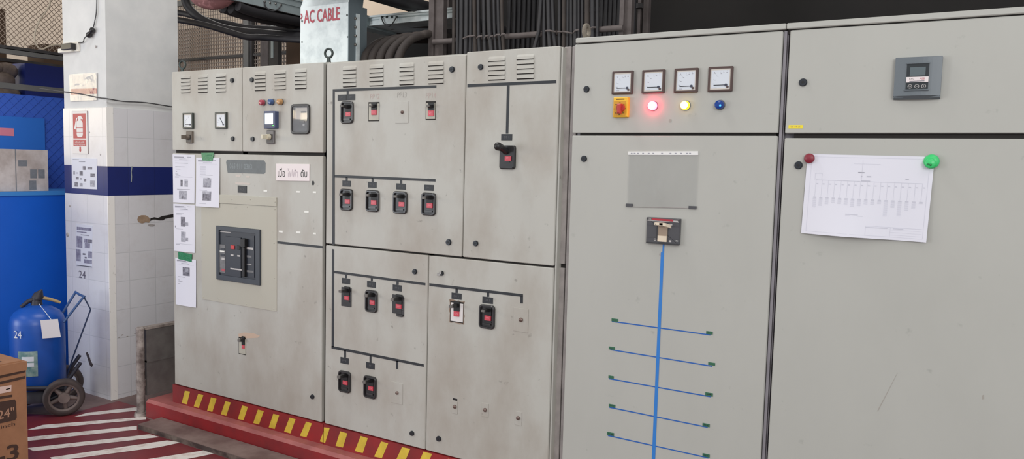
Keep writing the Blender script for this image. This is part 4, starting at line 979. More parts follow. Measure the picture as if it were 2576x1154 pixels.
mk(.74, .82, .86, .868, 'ink_faint'); mk(.53, .7, .862, .87, 'ink_faint')
c = PD(.5, 0)
single(m, 'drawing_sheet', 'large white wiring diagram sheet held by two magnets', 'paper sheet', (c[0], c[1], c[2]))
X, Z = ZP.p(203, 125, .014); m = MB(); m.lathe([(.0185, 0), (.0185, .010), (.016, .013), (0, .0132)], (X, -.0062, Z), (0, -1, 0), 'magnet_red', 20)
single(m, 'round_magnet', 'dark red round magnet on the sheet corner', 'magnet', (X, -.006, Z))
X, Z = ZP.p(1568, 160, .012); t = thing('round_magnet', 'bright green round magnet holding the sheet at upper right', 'magnet', (X, -.006, Z))
m = MB(); m.lathe([(.025, 0), (.025, .007), (.022, .011), (0, .0115)], (X, -.0062, Z), (0, -1, 0), 'magnet_green', 22); m.build('disc', t)
m = MB(); m.lathe([(.018, .011), (.018, .02), (.015, .023), (0, .0235)], (X-.003, -.0062, Z-.006), (0, -1, 0), 'magnet_green', 20); m.sphere((X-.009, -.03, Z-.01), .004, 'magnet_green_dark', 8, 5); m.sphere((X-.001, -.03, Z-.012), .004, 'magnet_green_dark', 8, 5); m.build('knob', t)
# plastic sleeve
c = [ZL.p(*p, .003) for p in ((518, 628), (1092, 644), (1108, 190), (528, 180))]
t = thing('document_sleeve', 'empty clear plastic document sleeve taped to the grey door', 'document sleeve', (c[0][0], -.002, c[0][1]))
m = MB(); nu = nv = 14; V = []
for j in range(nv+1):
    for i in range(nu+1):
        u, v = i/nu, j/nv; a = Vector(c[3]).lerp(Vector(c[2]), u); b = Vector(c[0]).lerp(Vector(c[1]), u); p = a.lerp(b, v)
        V.append((p.x, -.0025-.006*math.sin(PI*u)*math.sin(PI*v)-.004*math.sin(9*u+4*v)*math.sin(PI*v)*math.sin(PI*u), p.y))
m.add(V, [(j*(nu+1)+i, (j+1)*(nu+1)+i, (j+1)*(nu+1)+i+1, j*(nu+1)+i+1) for j in range(nv) for i in range(nu)], 'clear_sleeve', True); m.build('pocket', t, 'clear pocket')
m = MB(); m.prism([ZL.p(*p) for p in ((530, 196), (1110, 198), (1110, 166), (530, 168))], 0, -.004, 'white_tape')
for x in (560, 585, 612, 655, 702, 740, 812, 882, 924, 970, 1018, 1044): X, Z = ZL.p(x, 183); m.rect((X-.004, X+.004, Z-.0016, Z+.0016), -.004, -.0044, 'ink')
m.build('punched_strip', t, 'white punched strip')
for r_ in ((513, 567, 600, 627), (1033, 1096, 620, 645)): m = MB(); m.rect(ZL.r(*r_), 0, -.006, 'charcoal'); m.build('corner_tape', t, 'dark corner tape')
m = MB(); m.prism([ZL.p(*p) for p in ((565, 628), (1035, 638), (1035, 634), (565, 623))], 0, -.0045, 'frame_grey'); m.build('bottom_seam', t)

# ------------------------------------------------------------------ tiled column
CX0, CX1, CY0, CY1 = -5.628, -5.10, .0, .56
t = thing('tiled_column', 'square white column, tiled below with a dark blue band', 'column', (-5.36, .28, 0))
m = MB(); m.box(CX0+.006, CX1-.006, CY0+.006, CY1-.006, 2.02, 5.6, 'plaster'); m.build('shaft', t, 'white plastered upper shaft')
ROOT = Vector((CX1, CY0, .028-.2)); loc = t.location.copy()
def child_at(m, name, org, lab=None):
    global ROOT
    ROOT = Vector(org); o = m.build(name, t, lab); o.location = Vector(org)-t.location; return o
org = (F(221, 600)[0], CY0, .028)
m = MB(); m.box(CX0, CX1, CY0, CY1, 0, 1.428, 'tile'); m.box(CX0, CX1, CY0, CY1, 1.628, 2.028, 'tile'); child_at(m, 'tile_cladding', org, 'white glazed wall tiles')
m = MB(); m.box(CX0-.0, CX1+.0, CY0, CY1, 1.428, 1.628, 'tile_band'); child_at(m, 'painted_band', org, 'dark blue tile band')
ROOT = t.location.copy()
m = MB(); m.box(CX1-.004, CX1+.003, CY0-.003, CY0+.045, 0, 1.427, 'corner_trim'); m.box(CX1-.004, CX1+.003, CY0-.003, CY0+.045, 1.629, 2.03, 'corner_trim'); m.build('corner_strip', t, 'pale corner strip')
m = MB(); X, Z = F(207, 690); m.text('24', (X, CY0-.001, Z), .052, 'stencil', w=.085); m.build('stencilled_number', t, 'painted number 24')
def onside(pts, lift=.0012): return [(CX1+lift, *FX(x, y, CX1)) for x, y in pts]
m = MB(); m.poly3(onside([(345, 553), (349, 559), (357, 562), (366, 559), (375, 560), (378, 553), (374, 546), (366, 541), (355, 541), (347, 545)]), 'tan_break')
m.poly3(onside([(378, 549), (388, 546), (397, 548), (408, 543), (420, 541), (436, 538), (436, 546), (424, 548), (415, 550), (410, 554), (400, 554), (392, 552), (384, 552), (377, 556)], .0016), 'gap_dark')
m.poly3(onside([(371, 565), (378, 563), (390, 565), (386, 569), (376, 569)]), 'frame_grey')
m.build('broken_tile', t, 'chipped tile and dark crack')
m = MB()
for x, y, r_ in ((170, 590, .017), (176, 518, .009), (241, 117, .009), (253, 389, .007), (225, 333, .007), (300, 848, .006), (307, 842, .007), (320, 846, .006), (340, 838, .006)):
    if x < 266: X, Z = F(x, y); m.sphere((X, CY0, Z), r_, 'frame_grey', 7, 4, (1, .25, 1))
    else: y_, z_ = FX(x, y, CX1); m.sphere((CX1, y_, z_), r_, 'frame_grey', 7, 4, (.25, 1.6, .6))
m.prism([F(*p) for p in ((226, 918), (231, 923), (234, 917), (229, 908), (224, 893), (220, 885), (216, 887), (220, 900))], CY0, CY0-.0008, 'rubber')
m.build('dirt_marks', t, 'dark chips and dirt')
m = MB(); y_, z_ = FX(331, 420, CX1); m.tube([(CX1+.001, *FX(332, 418, CX1)), (CX1+.001, *FX(330, 432, CX1)), (CX1+.001, *FX(331, 444, CX1)), (CX1+.001, *FX(330, 458, CX1))], .004, 'chalk', 5); m.build('paint_streak', t, 'white streak on the blue band')

# things fixed to the column
def fixed(px0, px1, py0, py1, d=.003): return PX.r(px0, px1, py0, py1, d)
R = fixed(182, 221, 279, 387); w = R[1]-R[0]; h = R[3]-R[2]
t = thing('fire_extinguisher_sign', 'red and white fire extinguisher sign on the column', 'sign', (R[0], -.002, R[2]))
m = MB(); m.rect(R, 0, -.006, 'sign_rim', .006, .001, 'sign_face'); m.build('board', t)
m = MB(); m.rect((R[0]+w*.09, R[1]-w*.09, R[2]+h*.36, R[3]-h*.06), -.006, -.0066, 'sign_red'); m.rect((R[0]+w*.09, R[1]-w*.09, R[2]+h*.18, R[2]+h*.33), -.006, -.0066, 'sign_red'); m.build('red_panel', t)
m = MB(); ax = R[0]+w*.52; yb = -.0067
m.prism(rr(ax-w*.2, ax+w*.2, R[2]+h*.39, R[2]+h*.78, w*.12, 4), -.0066, -.0072, 'sign_face'); m.prism(rr(ax-w*.08, ax+w*.08, R[2]+h*.76, R[2]+h*.85, .002), -.0066, -.0074, 'sign_face')
m.prism([(ax-w*.1, R[2]+h*.84), (ax+w*.2, R[2]+h*.8), (ax+w*.22, R[2]+h*.83), (ax+w*.06, R[2]+h*.89), (ax-w*.1, R[2]+h*.88)], -.0066, -.0077, 'sign_face')
m.prism([(ax-w*.36, R[2]+h*.58), (ax-w*.25, R[2]+h*.57), (ax-w*.16, R[2]+h*.8), (ax-w*.1, R[2]+h*.85), (ax-w*.2, R[2]+h*.84)], -.0066, -.0079, 'sign_face')
m.rect((ax-w*.2, ax+w*.2, R[2]+h*.6, R[2]+h*.615), -.0072, -.0075, 'sign_red'); m.rect((ax-w*.2, ax+w*.2, R[2]+h*.5, R[2]+h*.51), -.0072, -.0075, 'sign_red')
m.build('extinguisher_symbol', t)
m = MB(); m.text('เครื่องดับเพลิง', (ax-w*.02, -.0069, R[2]+h*.275), h*.055, 'sign_face', w=w*.6); m.text('FIRE EXTINGUISHER', (ax-w*.02, -.0069, R[2]+h*.215), h*.035, 'sign_face', w=w*.7); m.build('lettering', t)
m = MB(); m.prism([(ax-w*.09, R[2]+h*.1), (ax, R[2]+h*.03), (ax+w*.09, R[2]+h*.1), (ax+w*.05, R[2]+h*.1), (ax+w*.05, R[2]+h*.165), (ax-w*.05, R[2]+h*.165), (ax-w*.05, R[2]+h*.1)], -.006, -.0068, 'sign_red'); m.build('arrow', t)
c = [F(*p, -.003) for p in ((177, 255), (243, 252), (243, 183), (174, 187))]
t = thing('plastic_cover_sheet', 'shiny wrinkled clear plastic sheet with red strip on the column', 'plastic sheet', (c[0][0], -.002, c[0][1]))
m = MB(); m.prism(c, -.001, -.002, 'sign_face'); m.build('backing_paper', t)
m = MB(); a, b = F(178, 238, -.003), F(243, 236, -.003); m.prism([a, b, (b[0], F(243, 222, -.003)[1]), (a[0], F(178, 224, -.003)[1])], -.002, -.0028, 'dull_red'); m.build('red_strip', t)
m = MB(); m.decal(c, -.0048, 'clear_cover'); m.build('plastic_film', t, 'shiny plastic film')
def flat_note(corners, name, lab, cat, blocks, mt='notice_paper', d=.003):
    c = [F(*p, -d) for p in corners]; m = MB(); m.prism([c[3], c[2], c[1], c[0]], -.0005, -d, mt)
    def P(u, v): return tuple((Vector(c[0]).lerp(Vector(c[1]), u)).lerp(Vector(c[3]).lerp(Vector(c[2]), u), v))
    for u0, u1, v0, v1, bm in blocks: m.prism([P(u0, v1), P(u1, v1), P(u1, v0), P(u0, v0)], -d, -d-.0006, bm)
    return single(m, name, lab, cat, (c[3][0], -.002, c[3][1]))
flat_note(((180, 397), (243, 399), (244, 476), (181, 473)), 'laminated_notice', 'white laminated notice with small pictures across the blue band', 'notice',
          [(.05, .3, .04, .06, 'ink'), (.3, .55, .1, .125, 'ink'), (.45, .57, .26, .38, 'photo_dark'), (.64, .82, .28, .36, 'photo_dark'), (.06, .14, .42, .54, 'photo_grey'), (.17, .26, .46, .52, 'ink_pale'), (.32, .45, .43, .57, 'photo_dark'), (.75, .93, .49, .6, 'photo_dark'), (.17, .28, .62, .7, 'photo_dark'), (.34, .41, .65, .7, 'ink'), (.5, .58, .67, .76, 'photo_dark'), (.11, .24, .8, .94, 'photo_dark'), (.32, .44, .82, .93, 'photo_grey'), (.74, .92, .72, .92, 'photo_grey'), (.46, .56, .83, .85, 'ink_pale')])
flat_note(((191, 562), (233, 567), (232, 673), (191, 668)), 'faded_poster', 'faded purple grey poster on the column tiles above the painted number', 'poster',
          [(.06, .94, .07, .14, 'poster_ink'), (.06, .65, .175, .2, 'poster_ink'), (.3, .8, .24, .26, 'ink'), (.04, .4, .29, .56, 'poster_ink'), (.5, .7, .33, .42, 'poster_ink'), (.74, .98, .34, .42, 'photo_dark'), (.54, .85, .43, .55, 'poster_ink'), (.02, .3, .6, .88, 'poster_ink'), (.42, .58, .68, .72, 'photo_dark'), (.54, .66, .76, .8, 'photo_dark'), (.76, .98, .62, .78, 'poster_ink'), (.5, .98, .82, .91, 'poster_ink'), (.05, .98, .975, .995, 'ink_dark')], 'notice_paper')
# socket, plug, switch cord
R = fixed(157, 196, 106, 131, .01)
t = thing('wall_socket', 'white socket plate with black adaptor plugged in, on the column', 'socket', (R[0], -.002, R[2]))
m = MB(); m.rect((R[0], R[1], R[2], R[3]), .004, -.010, 'socket_white', .003, .002); m.rect((R[0]-.03, R[1]-.05, R[2]-.002, R[2]+.028), .004, -.028, 'socket_white', .006, .003); m.build('plate', t)
r_ = fixed(154, 180, 109, 125, .04); m = MB(); m.rect(r_, -.008, -.045, 'black_plastic', .006, .004); m.build('adaptor', t, 'black adaptor')
pts = [F(*p, -.012) for p in ((180, 116), (188, 108), (205, 106), (212, 97), (218, 90), (225, 84), (231, 70), (236, 50), (240, 20), (241, -60))]
t = thing('switch_cord', 'thin grey cord with black inline switch hanging down the column', 'cord', (pts[4][0], -.01, pts[4][1]))
m = MB(); m.tube(spline([(p[0], -.004 if i not in (3, 4, 5) else -.012, p[1]) for i, p in enumerate(pts)], 5), .0035, 'wire_dark', 6); m.build('cord', t)
m = MB(); a, b = F(221, 92, -.014), F(235, 72, -.014); A_, B_ = Vector((a[0], -.014, a[1])), Vector((b[0], -.014, b[1]))
m.tube([A_, A_.lerp(B_, .1), A_.lerp(B_, .3), A_.lerp(B_, .5), A_.lerp(B_, .7), A_.lerp(B_, .9), B_], [.01, .018, .019, .011, .017, .018, .009], 'black_plastic', 12); m.build('inline_switch', t, 'black inline switch')
# thin cable strung across the column
cp = [(F(x, y, -.004)[0], -.006, F(x, y, -.004)[1]) for x, y in ((100, 222), (163, 231), (200, 236), (250, 246))]
cq = [(CX1+.006, *FX(x, y, CX1+.006)) for x, y in ((268, 248), (312, 255), (367, 258), (432, 268), (470, 272))]
m = MB(); m.tube(spline(cp+cq, 5), .004, 'wire_dark', 6); single(m, 'strung_cable', 'thin dark cable strung round the column at tile top', 'cable', cp[2])

# ------------------------------------------------------------------ blue store area on the left
BX = -6.0
t = thing('blue_cabinet', 'large plain blue metal cabinet behind the wheeled extinguisher', 'cabinet', (BX-.25, -.3, 0))
zt = FX(80, 481, BX)[1]
m = MB(); m.box(BX-.42, BX, -1.2, .9, .0, zt-.03, 'blue_sheet'); m.build('body', t)
m = MB(); m.prism(rr(-1.21, .91, zt-.03, zt, .004, 2), 0, 1, 'blue_lip')
m = MB(); m.box(BX-.43, BX+.008, -1.21, .91, zt-.03, zt, 'blue_lip'); m.build('top_lip', t, 'lighter blue top edge')
bx = BX-.03
y0_, y1_ = FX(-30, 430, bx)[0], FX(121, 430, bx)[0]; z1_ = FX(60, 376, bx)[1]
t = thing('parts_carton', 'greyish carton with faded panels standing on the blue cabinet', 'box', (bx-.15, (y0_+y1_)/2, zt))
m = MB(); m.box(bx-.3, bx, y0_, y1_, zt+.001, z1_, 'carton_grey'); m.build('box_body', t)
m = MB()
for a_, b_, c_, d_ in ((46, 68, 403, 418), (76, 92, 426, 448), (96, 112, 426, 448), (74, 91, 454, 477)):
    (ya, za), (yb_, zb_) = FX(a_, d_, bx), FX(b_, c_, bx); m.add([(bx+.001, ya, za), (bx+.001, yb_, za), (bx+.001, yb_, zb_), (bx+.001, ya, zb_)], [(0, 1, 2, 3)], 'carton_print')
ya = FX(40, 430, bx)[0]; m.add([(bx+.001, ya-.004, zt+.002), (bx+.001, ya+.003, zt+.002), (bx+.001, ya+.003, z1_), (bx+.001, ya-.004, z1_)], [(0, 1, 2, 3)], 'carton_print'); m.build('printed_panels', t)
fxp = -6.62
# fence with blue sheet below, chain-link above
t = thing('chain_link_fence', 'chain link partition with blue sheet below and grey rails left of the column', 'fence', (fxp, .6, 0))
def dline(m, x, y0, y1, z0, z1, p, th, mt, sgn):
    """diagonal wires clipped to the rectangle y0..y1, z0..z1"""
    H_ = z1-z0; k = y0-H_
    while k < y1:
        a, b = k, k+H_; za, zb_ = z0, z1
        if a < y0: za += y0-a; a = y0
        if b > y1: zb_ -= b-y1; b = y1
        if b-a > .02:
            pa, pb = (a, za), (b, zb_)
            if sgn < 0: pa, pb = (y0+y1-a, za), (y0+y1-b, zb_)
            m.tube([(x, pa[0], pa[1]), (x, pb[0], pb[1])], th, mt, 4, caps=False)
        k += p
ztop_f = 2.17
m = MB(); dline(m, fxp, -.35, 1.5, 2.52, 4.4, .042, .0027, 'chain_wire', 1); dline(m, fxp-.004, -.35, 1.5, 2.52, 4.4, .042, .0027, 'chain_wire', -1); m.build('wire_mesh', t, 'grey diamond wire mesh')
m = MB(); dline(m, fxp, -.35, 1.5, 1.3, ztop_f, .075, .0016, 'blue_mesh', 1); dline(m, fxp-.004, -.35, 1.5, 1.3, ztop_f, .075, .0016, 'blue_mesh', -1); m.build('wire_mesh', t, 'blue painted diamond wire mesh')
m = MB(); m.box(fxp-.03, fxp-.005, -.35, 1.5, .0, ztop_f, 'blue_mesh'); m.build('blue_sheet', t)
for z_, hh, mt in ((FX(80, 222, fxp)[1], .022, 'fence_steel'), (FX(80, 137, fxp)[1], .02, 'fence_steel'), (FX(80, 128, fxp)[1], .014, 'dark_steel')):
    m = MB(); m.box(fxp-.02, fxp+.02, -.35, 1.5, z_-hh, z_+hh, mt); m.build('rail', t)
for y_ in (-.33, 1.48): m = MB(); m.box(fxp-.03, fxp+.02, y_-.02, y_+.02, 0, 4.4, 'dark_steel'); m.build('fence_post', t)
bxx = fxp+.02
(ya, za), (yb_, zb_) = FX(-60, 400, bxx), FX(111, 298, bxx); za = zt+.0
t = thing('blue_board', 'lighter blue board with pink label on the fence above the carton', 'board', (bxx, (ya+yb_)/2, 1.7))
m = MB(); m.box(bxx-.006, bxx+.006, ya, yb_, 1.40, zb_, 'blue_board'); m.build('panel', t)
(ya, za), (yb_, zb_) = FX(-40, 339, bxx+.008), FX(35, 323, bxx+.008); m = MB(); m.box(bxx+.006, bxx+.008, ya, yb_, za, zb_, 'pink_label'); m.build('label', t, 'pink label')
# stored things seen through the fence
sx = -7.3
def seen_box(name, lab, cat, x, px0, px1, py0, zb, mt, depth=.5):
    (ya, zt_), (yb2, _) = FX(px0, py0, x), FX(px1, py0, x); m = MB(); m.box(x-depth, x, ya, yb2, zb, zt_, mt); return single(m, name, lab, cat, (x-depth/2, (ya+yb2)/2, zb))
seen_box('storage_cupboard', 'dark navy cupboard standing behind the fence rails', 'cupboard', sx, 62, 200, 158, 0, 'blue_dark')
t = thing('storage_shelving', 'dark brown shelving bay behind the fence', 'shelving', (-7.95, .5, 0))
(ya, z9) = FX(-60, 146, -7.85); yb2 = FX(260, 146, -7.85)[0]
m = MB(); m.box(-8.3, -7.85, ya, yb2, 0, z9, 'brown_box'); m.build('back_panel', t); m = MB(); m.box(-8.32, -7.83, ya-.02, yb2, z9, z9+.03, 'dark_steel'); m.build('shelf', t)
m = MB(); (y1s, z1s) = FX(14, 155, sx); z0s = FX(35, 215, sx)[1]
for dy, dz, rr_ in ((-.06, -.06, .09), (.05, -.07, .095), (0, -.16, .12), (.03, -.28, .13), (-.05, -.3, .13)): m.sphere((sx-.1, y1s+dy, z1s+dz), rr_, 'sack', 10, 7, (1, 1, .8))
m.cyl((sx-.1, y1s, 0), (sx-.1, y1s, z1s-.3), .14, .13, 'sack', 12)
single(m, 'cloth_sack', 'lumpy brown grey sack beside the navy cupboard', 'sack', (sx-.1, y1s, 0))
m = MB(); pts = [(-6.5, *FX(x, y, -6.5)) for x, y in ((128, -40), (126, 5), (118, 25), (100, 50), (90, 75), (87, 100), (95, 118), (106, 124), (120, 118), (138, 113), (160, 114), (200, 116))]
m.tube([(-6.5, pts[0][1]-.05, 5.6)]+spline(pts, 5), .007, 'wire_cream', 6); single(m, 'loose_cable', 'thin cream cable looping in front of the chain link mesh', 'cable', pts[4])
z9b = z9+.032
for x0_, x1_, y0p, lab in ((-20, 13, 18, 'small dark brown carton on the shelving, at the frame edge'), (110, 158, 110, 'dark flat carton on the shelving beside the column')):
    (ya, zt_), (yb2, _) = FX(x0_, y0p, -7.9), FX(x1_, y0p, -7.9); m = MB(); m.box(-8.2, -7.9, ya, yb2, z9b, zt_, 'brown_box'); single(m, 'dark_carton', lab, 'box', (-8.05, (ya+yb2)/2, z9b))

# ------------------------------------------------------------------ wheeled extinguisher
RW = .122; wx, wy = FZ(161, 998, RW)
A_ = Vector((wx-.878*.19, wy+.479*.19, RW)); v_ = Vector((-.878, .479, 0)); h_ = Vector((.479, .878, 0)); up = Vector((0, 0, 1))
C_ = Vector((A_.x-.075*.9, A_.y-.14*.9, 0)); rc = .160
t = thing('wheeled_fire_extinguisher', 'blue fire extinguisher cylinder on a two-wheeled hand cart', 'fire extinguisher', (C_.x, C_.y, 0))
m = MB(); z0, z1 = .16, .675
m.lathe([(0, z0-.02), (rc*.6, z0-.02), (rc*.9, z0), (rc, z0+.035), (rc, z1-.08), (rc*.96, z1-.045), (rc*.82, z1-.01), (rc*.55, z1+.02), (rc*.25, z1+.035), (0, z1+.037)], C_, up, 'extinguisher', 32); cyl_ = m.build('cylinder', t, 'blue pressure cylinder')
dn = (Vector((0, -CD, 0))-Vector((C_.x, C_.y, 0))).normalized(); rt = Vector((-dn.y, dn.x, 0))
def onc(a, z, lift=.001): d = (dn*math.cos(a)+rt*math.sin(a)); return C_+d*(rc+lift)+up*z
def wrap(m, a0, a1, z0, z1, mt, lift=.0015, n=6):
    V = [onc(a0+(a1-a0)*i/n, z, lift) for z in (z0, z1) for i in range(n+1)]; m.add(V, [(i, i+1, n+2+i, n+1+i) for i in range(n)], mt, True)
m = MB(); ang = -.72; d = (dn*math.cos(ang)+rt*math.sin(ang)); tr = Vector((-d.y, d.x, 0)); m.text('24', C_+d*(rc+.006)+up*.545, .048, 'ext_white', right=tr, w=.055); m.build('painted_number', cyl_, 'white painted number 24')
m = MB(); wrap(m, -.75, -.02, .27, .435, 'ext_sticker'); wrap(m, -.6, -.15, .37, .4, 'ext_white', .002); wrap(m, -.6, -.15, .335, .36, 'ext_white', .002); m.build('instruction_sticker', cyl_, 'greenish instruction sticker')
m = MB(); m.lathe([(rc*1.0, .09), (rc*1.0, .17), (rc*.95, .17)], C_, up, 'ext_black', 28); m.cyl(C_+up*.02-h_*.1-v_*.1, C_+up*.15-h_*.08-v_*.1, .018, .018, 'ext_black', 8); m.cyl(C_+up*.0-h_*.12+v_*.1, C_+up*.15-h_*.08+v_*.1, .018, .018, 'ext_black', 8); m.cyl(C_+up*.0-h_*.12-v_*.1, C_+up*.15-h_*.08-v_*.1, .018, .018, 'ext_black', 8)
m.tube([C_+up*.012-h_*.12-v_*.1, C_+up*.012-h_*.12+v_*.1], .012, 'ext_black', 8); m.build('base_stand', t, 'dark base stand')
m = MB(); top = C_+up*(z1+.03)
m.cyl(top-up*.01, top+up*.035, .036, .03, 'ext_black', 14); m.cyl(top+up*.035, top+up*.06, .026, .026, 'ext_black', 12)
m.tube([top+up*.045, top+up*.07+rt*.012, top+up*.105+rt*.03], [.034, .032, .005], 'ext_black', 8); m.tube([top+up*.05, top+up*.03-rt*.05, top-up*.005-rt*.09], [.016, .014, .012], 'ext_black', 8); m.build('valve', t, 'black valve head')
m = MB(); m.tube([top+up*.05+rt*.03, top+up*.035+rt*.08, top+up*.01+rt*.135], [.012, .011, .009], 'hose', 8); m.build('valve_lever', t, 'straw coloured lever')
m = MB(); ta = dn*.006+C_+dn*rc
def tg(a, z): return C_+dn*(rc*.72)+rt*(rc*.1)+dn*.075+rt*a+up*z
m.add([tg(.01, .52), tg(.112, .52), tg(.098, .64), tg(.0, .64)]+[p-dn*.003 for p in (tg(.01, .52), tg(.112, .52), tg(.098, .64), tg(.0, .64))], [(0, 1, 2, 3), (7, 6, 5, 4), (0, 4, 5, 1), (2, 6, 7, 3)], 'tag_card'); m.tube([tg(.06, .64), top+up*.03], .002, 'ext_white', 5); m.build('inspection_tag', t, 'white inspection tag')
for sg in (-1, 1):
    c = A_+v_*(.19*sg); m = MB(); R_ = RW
    m.lathe([(R_*.74, -.026), (R_*.9, -.03), (R_*.985, -.02), (R_, 0), (R_*.985, .02), (R_*.9, .03), (R_*.74, .026)], c, v_, 'rubber', 32)
    wh = m.build('wheel', t); m = MB()
    m.lathe([(R_*.76, -.02), (R_*.76, .02), (R_*.66, .022), (R_*.64, -.022), (R_*.76, -.02)], c, v_, 'wheel_hub', 28)
    m.cyl(c-v_*.035, c+v_*.035, .034, .034, 'wheel_hub', 16); a = v_.orthogonal().normalized(); b = v_.cross(a)
    for k in range(5):
        q = a*math.cos(2*PI*k/5+.3)+b*math.sin(2*PI*k/5+.3); m.tube([c+q*.03, c+q*R_*.67], [.017, .013], 'wheel_hub', 6)
    m.build('wheel_spokes', wh, 'five-spoke hub')
m = MB(); m.tube([A_-v_*.19, A_+v_*.19], .013, 'ext_black', 10); m.build('axle', t)
m = MB()
for sg in (-1, 1):
    o_ = v_*(.11*sg); m.tube(spline([C_-h_*.12+up*.06+o_, C_+h_*.05+up*.13+o_, A_+o_+up*.06, A_+h_*.1+up*.2+o_], 5), .013, 'ext_black', 8)
    m.tube([C_+up*.1+o_*1.3+h_*.05, A_+o_*1.2+up*.01], .014, 'ext_black', 8)
m.tube([C_+up*.2+rt*-.1+dn*rc*.98, C_+up*.19+dn*(rc+.01)+rt*.02, A_-v_*.15+up*.05], .016, 'ext_black', 8)
m.build('cart_frame', t, 'dark cart frame')
m = MB(); e0, e1 = F(190, 735, -.14), F(218, 745, -.14); E0, E1 = Vector((e0[0], -.14, e0[1])), Vector((e1[0], -.16, e1[1]))
s0, s1 = C_+up*.62+h_*.14+v_*.1, C_+up*.6+h_*.15-v_*.1
m.tube(spline([s0, E0-(E0-s0)*.08, E0, E0.lerp(E1, .5), E1, E1-(E1-s1)*.08, s1], 6), .008, 'cart_blue', 8); m.build('pull_handle', t, 'blue U-shaped pull handle')
m = MB(); p0 = Vector((F(228, 778, -.12)[0], -.12, F(228, 778, -.12)[1])); p1 = Vector((F(183, 900, -.2)[0], -.2, F(183, 900, -.2)[1])); m.tube([E1, p0, p1, A_+v_*.1], .005, 'cart_frame', 6); m.build('handle_shadow_rod', t)  # thin rod drawn where the handle's shadow falls on the column

# ------------------------------------------------------------------ brown carton, front left
bx0, by1, bz = -4.405, -.905, .578
t = thing('cardboard_box', 'brown printed cardboard box at the lower left corner', 'box', (bx0-.25, by1-.35, 0))
m = MB(); m.box(bx0-.5, bx0, by1-.75, by1, .001, bz-.012, 'carton'); m.build('box_body', t)
m = MB(); m.box(bx0-.5, bx0+.004, by1-.75, by1+.004, bz-.055, bz-.006, 'carton'); m.box(bx0-.49, bx0-.012, by1-.74, by1-.012, bz-.006, bz, 'carton'); m.build('lid', t)
def bp(px, py): y, z = FX(px, py, bx0+.002); return (bx0+.002, y, z)
m = MB(); m.add([(bx0-.46, by1-.7, bz+.001), (bx0-.06, by1-.7, bz+.001), (bx0-.06, by1-.09, bz+.001), (bx0-.46, by1-.09, bz+.001)], [(0, 1, 2, 3)], 'carton_ink')
for a_, b_, th in ((945, 930, 6), (960, 945, 6.5)): m.add([bp(-60, a_+th+14), bp(63, b_+th), bp(63, b_), bp(-60, a_+14)], [(0, 1, 2, 3)], 'carton_ink')
m.add([bp(-40, 998), bp(28.5, 984), bp(29, 968), bp(-40, 979)], [(0, 1, 2, 3)], 'carton_label'); m.add([bp(15, 980.5), bp(26, 978), bp(26, 975.5), bp(15, 978)], [(0, 1, 2, 3)], 'carton_text')
m.add([bp(-40, 1010), bp(31, 998), bp(31, 992), bp(-40, 1003)], [(0, 1, 2, 3)], 'carton_ink')
pn = [bp(-80, 1077), bp(-20, 1069), bp(38, 1056), bp(42, 1050), bp(40.5, 1010), bp(37, 1004), bp(-20, 1014), bp(-80, 1027)]; m.add(pn, [tuple(range(8))], 'carton_ink')
m.build('printed_stripes', t, 'dark brown print')
m = MB(); q = Vector(bp(15, 1039))+Vector((.001, 0, 0)); m.text('24"', q, .050, 'carton_text', right=(0, 1, 0), w=.083, bold=.01); m.build('lettering', t, 'pale size mark'); m = MB(); q = Vector(bp(5, 1073))+Vector((.001, 0, 0)); m.text('24 inch', q, .02, 'carton_ink', right=(0, 1, 0), w=.13); m.build('lettering', t, 'small dark lettering'); m = MB(); q = Vector(bp(19, 1141))+Vector((.001, 0, 0)); m.text('-3', q, .09, 'carton_ink', right=(0, 1, 0), w=.115, bold=.02); m.build('lettering', t, 'large dark number')

# ------------------------------------------------------------------ overhead: duct, trays, ladders, cables
# galvanised cable duct lettered AC CABLE
Yd = .4; dx0, dx1 = F(755, 80, Yd)[0], F(877, 80, Yd)[0]; zk = F(800, 14, Yd)[1]; dd = .16
t = thing('cable_duct', 'upright galvanised steel cable duct lettered in red, standing on the cabinet top', 'cable duct', ((dx0+dx1)/2, Yd+.08, OLD_TOP))
m = MB(); m.box(dx0, dx1, Yd, Yd+.004, OLD_TOP+.002, F(800, 80, Yd)[1], 'galvanised'); m.box(dx0, dx1, Yd+.002, Yd+.006, F(800, 81, Yd)[1], zk, 'galvanised')
m.add([(dx0, Yd+.002, zk), (dx1, Yd+.002, zk), (dx1, Yd+.10, zk+.22), (dx0, Yd+.10, zk+.22)], [(0, 1, 2, 3)], 'galvanised'); m.build('front_panel', t)
m = MB(); m.box(dx0, dx1, Yd+.006, Yd+dd, OLD_TOP+.002, zk-.01, 'galvanised_side'); m.build('back_channel', t)
dxs = dx1+.004
ye = FX(911, 100, dxs)[0]
m = MB(); zz = zk+.25
m.add([(dxs, Yd-.002, OLD_TOP+.002), (dxs, ye, OLD_TOP+.002), (dxs, ye, zk-.03), (dxs, ye+.02, zk+.1), (dxs, ye+.1, zz), (dxs, Yd+.05, zz), (dxs, Yd-.002, zk+.01)], [tuple(range(7))], 'galvanised_side')
m.box(dx1-.002, dx1+.003, Yd-.003, ye, OLD_TOP+.002, zk, 'galvanised_side'); m.build('side_plate', t)
m = MB(); ya, yb2 = FX(895, 100, dxs)[0], FX(903.5, 100, dxs)[0]; m.box(dxs, dxs+.006, ya, yb2, OLD_TOP+.002, F(900, 30, .42)[1], 'galvanised'); m.build('joint_flange', t, 'bright flange strip')
for y in (46, 68, 90, 112): yq_, zq_ = FX(893.5, y, dxs+.004); m = MB(); m.sphere((dxs+.004, yq_, zq_), .009, 'steel', 8, 5); m.build('bolt', t)
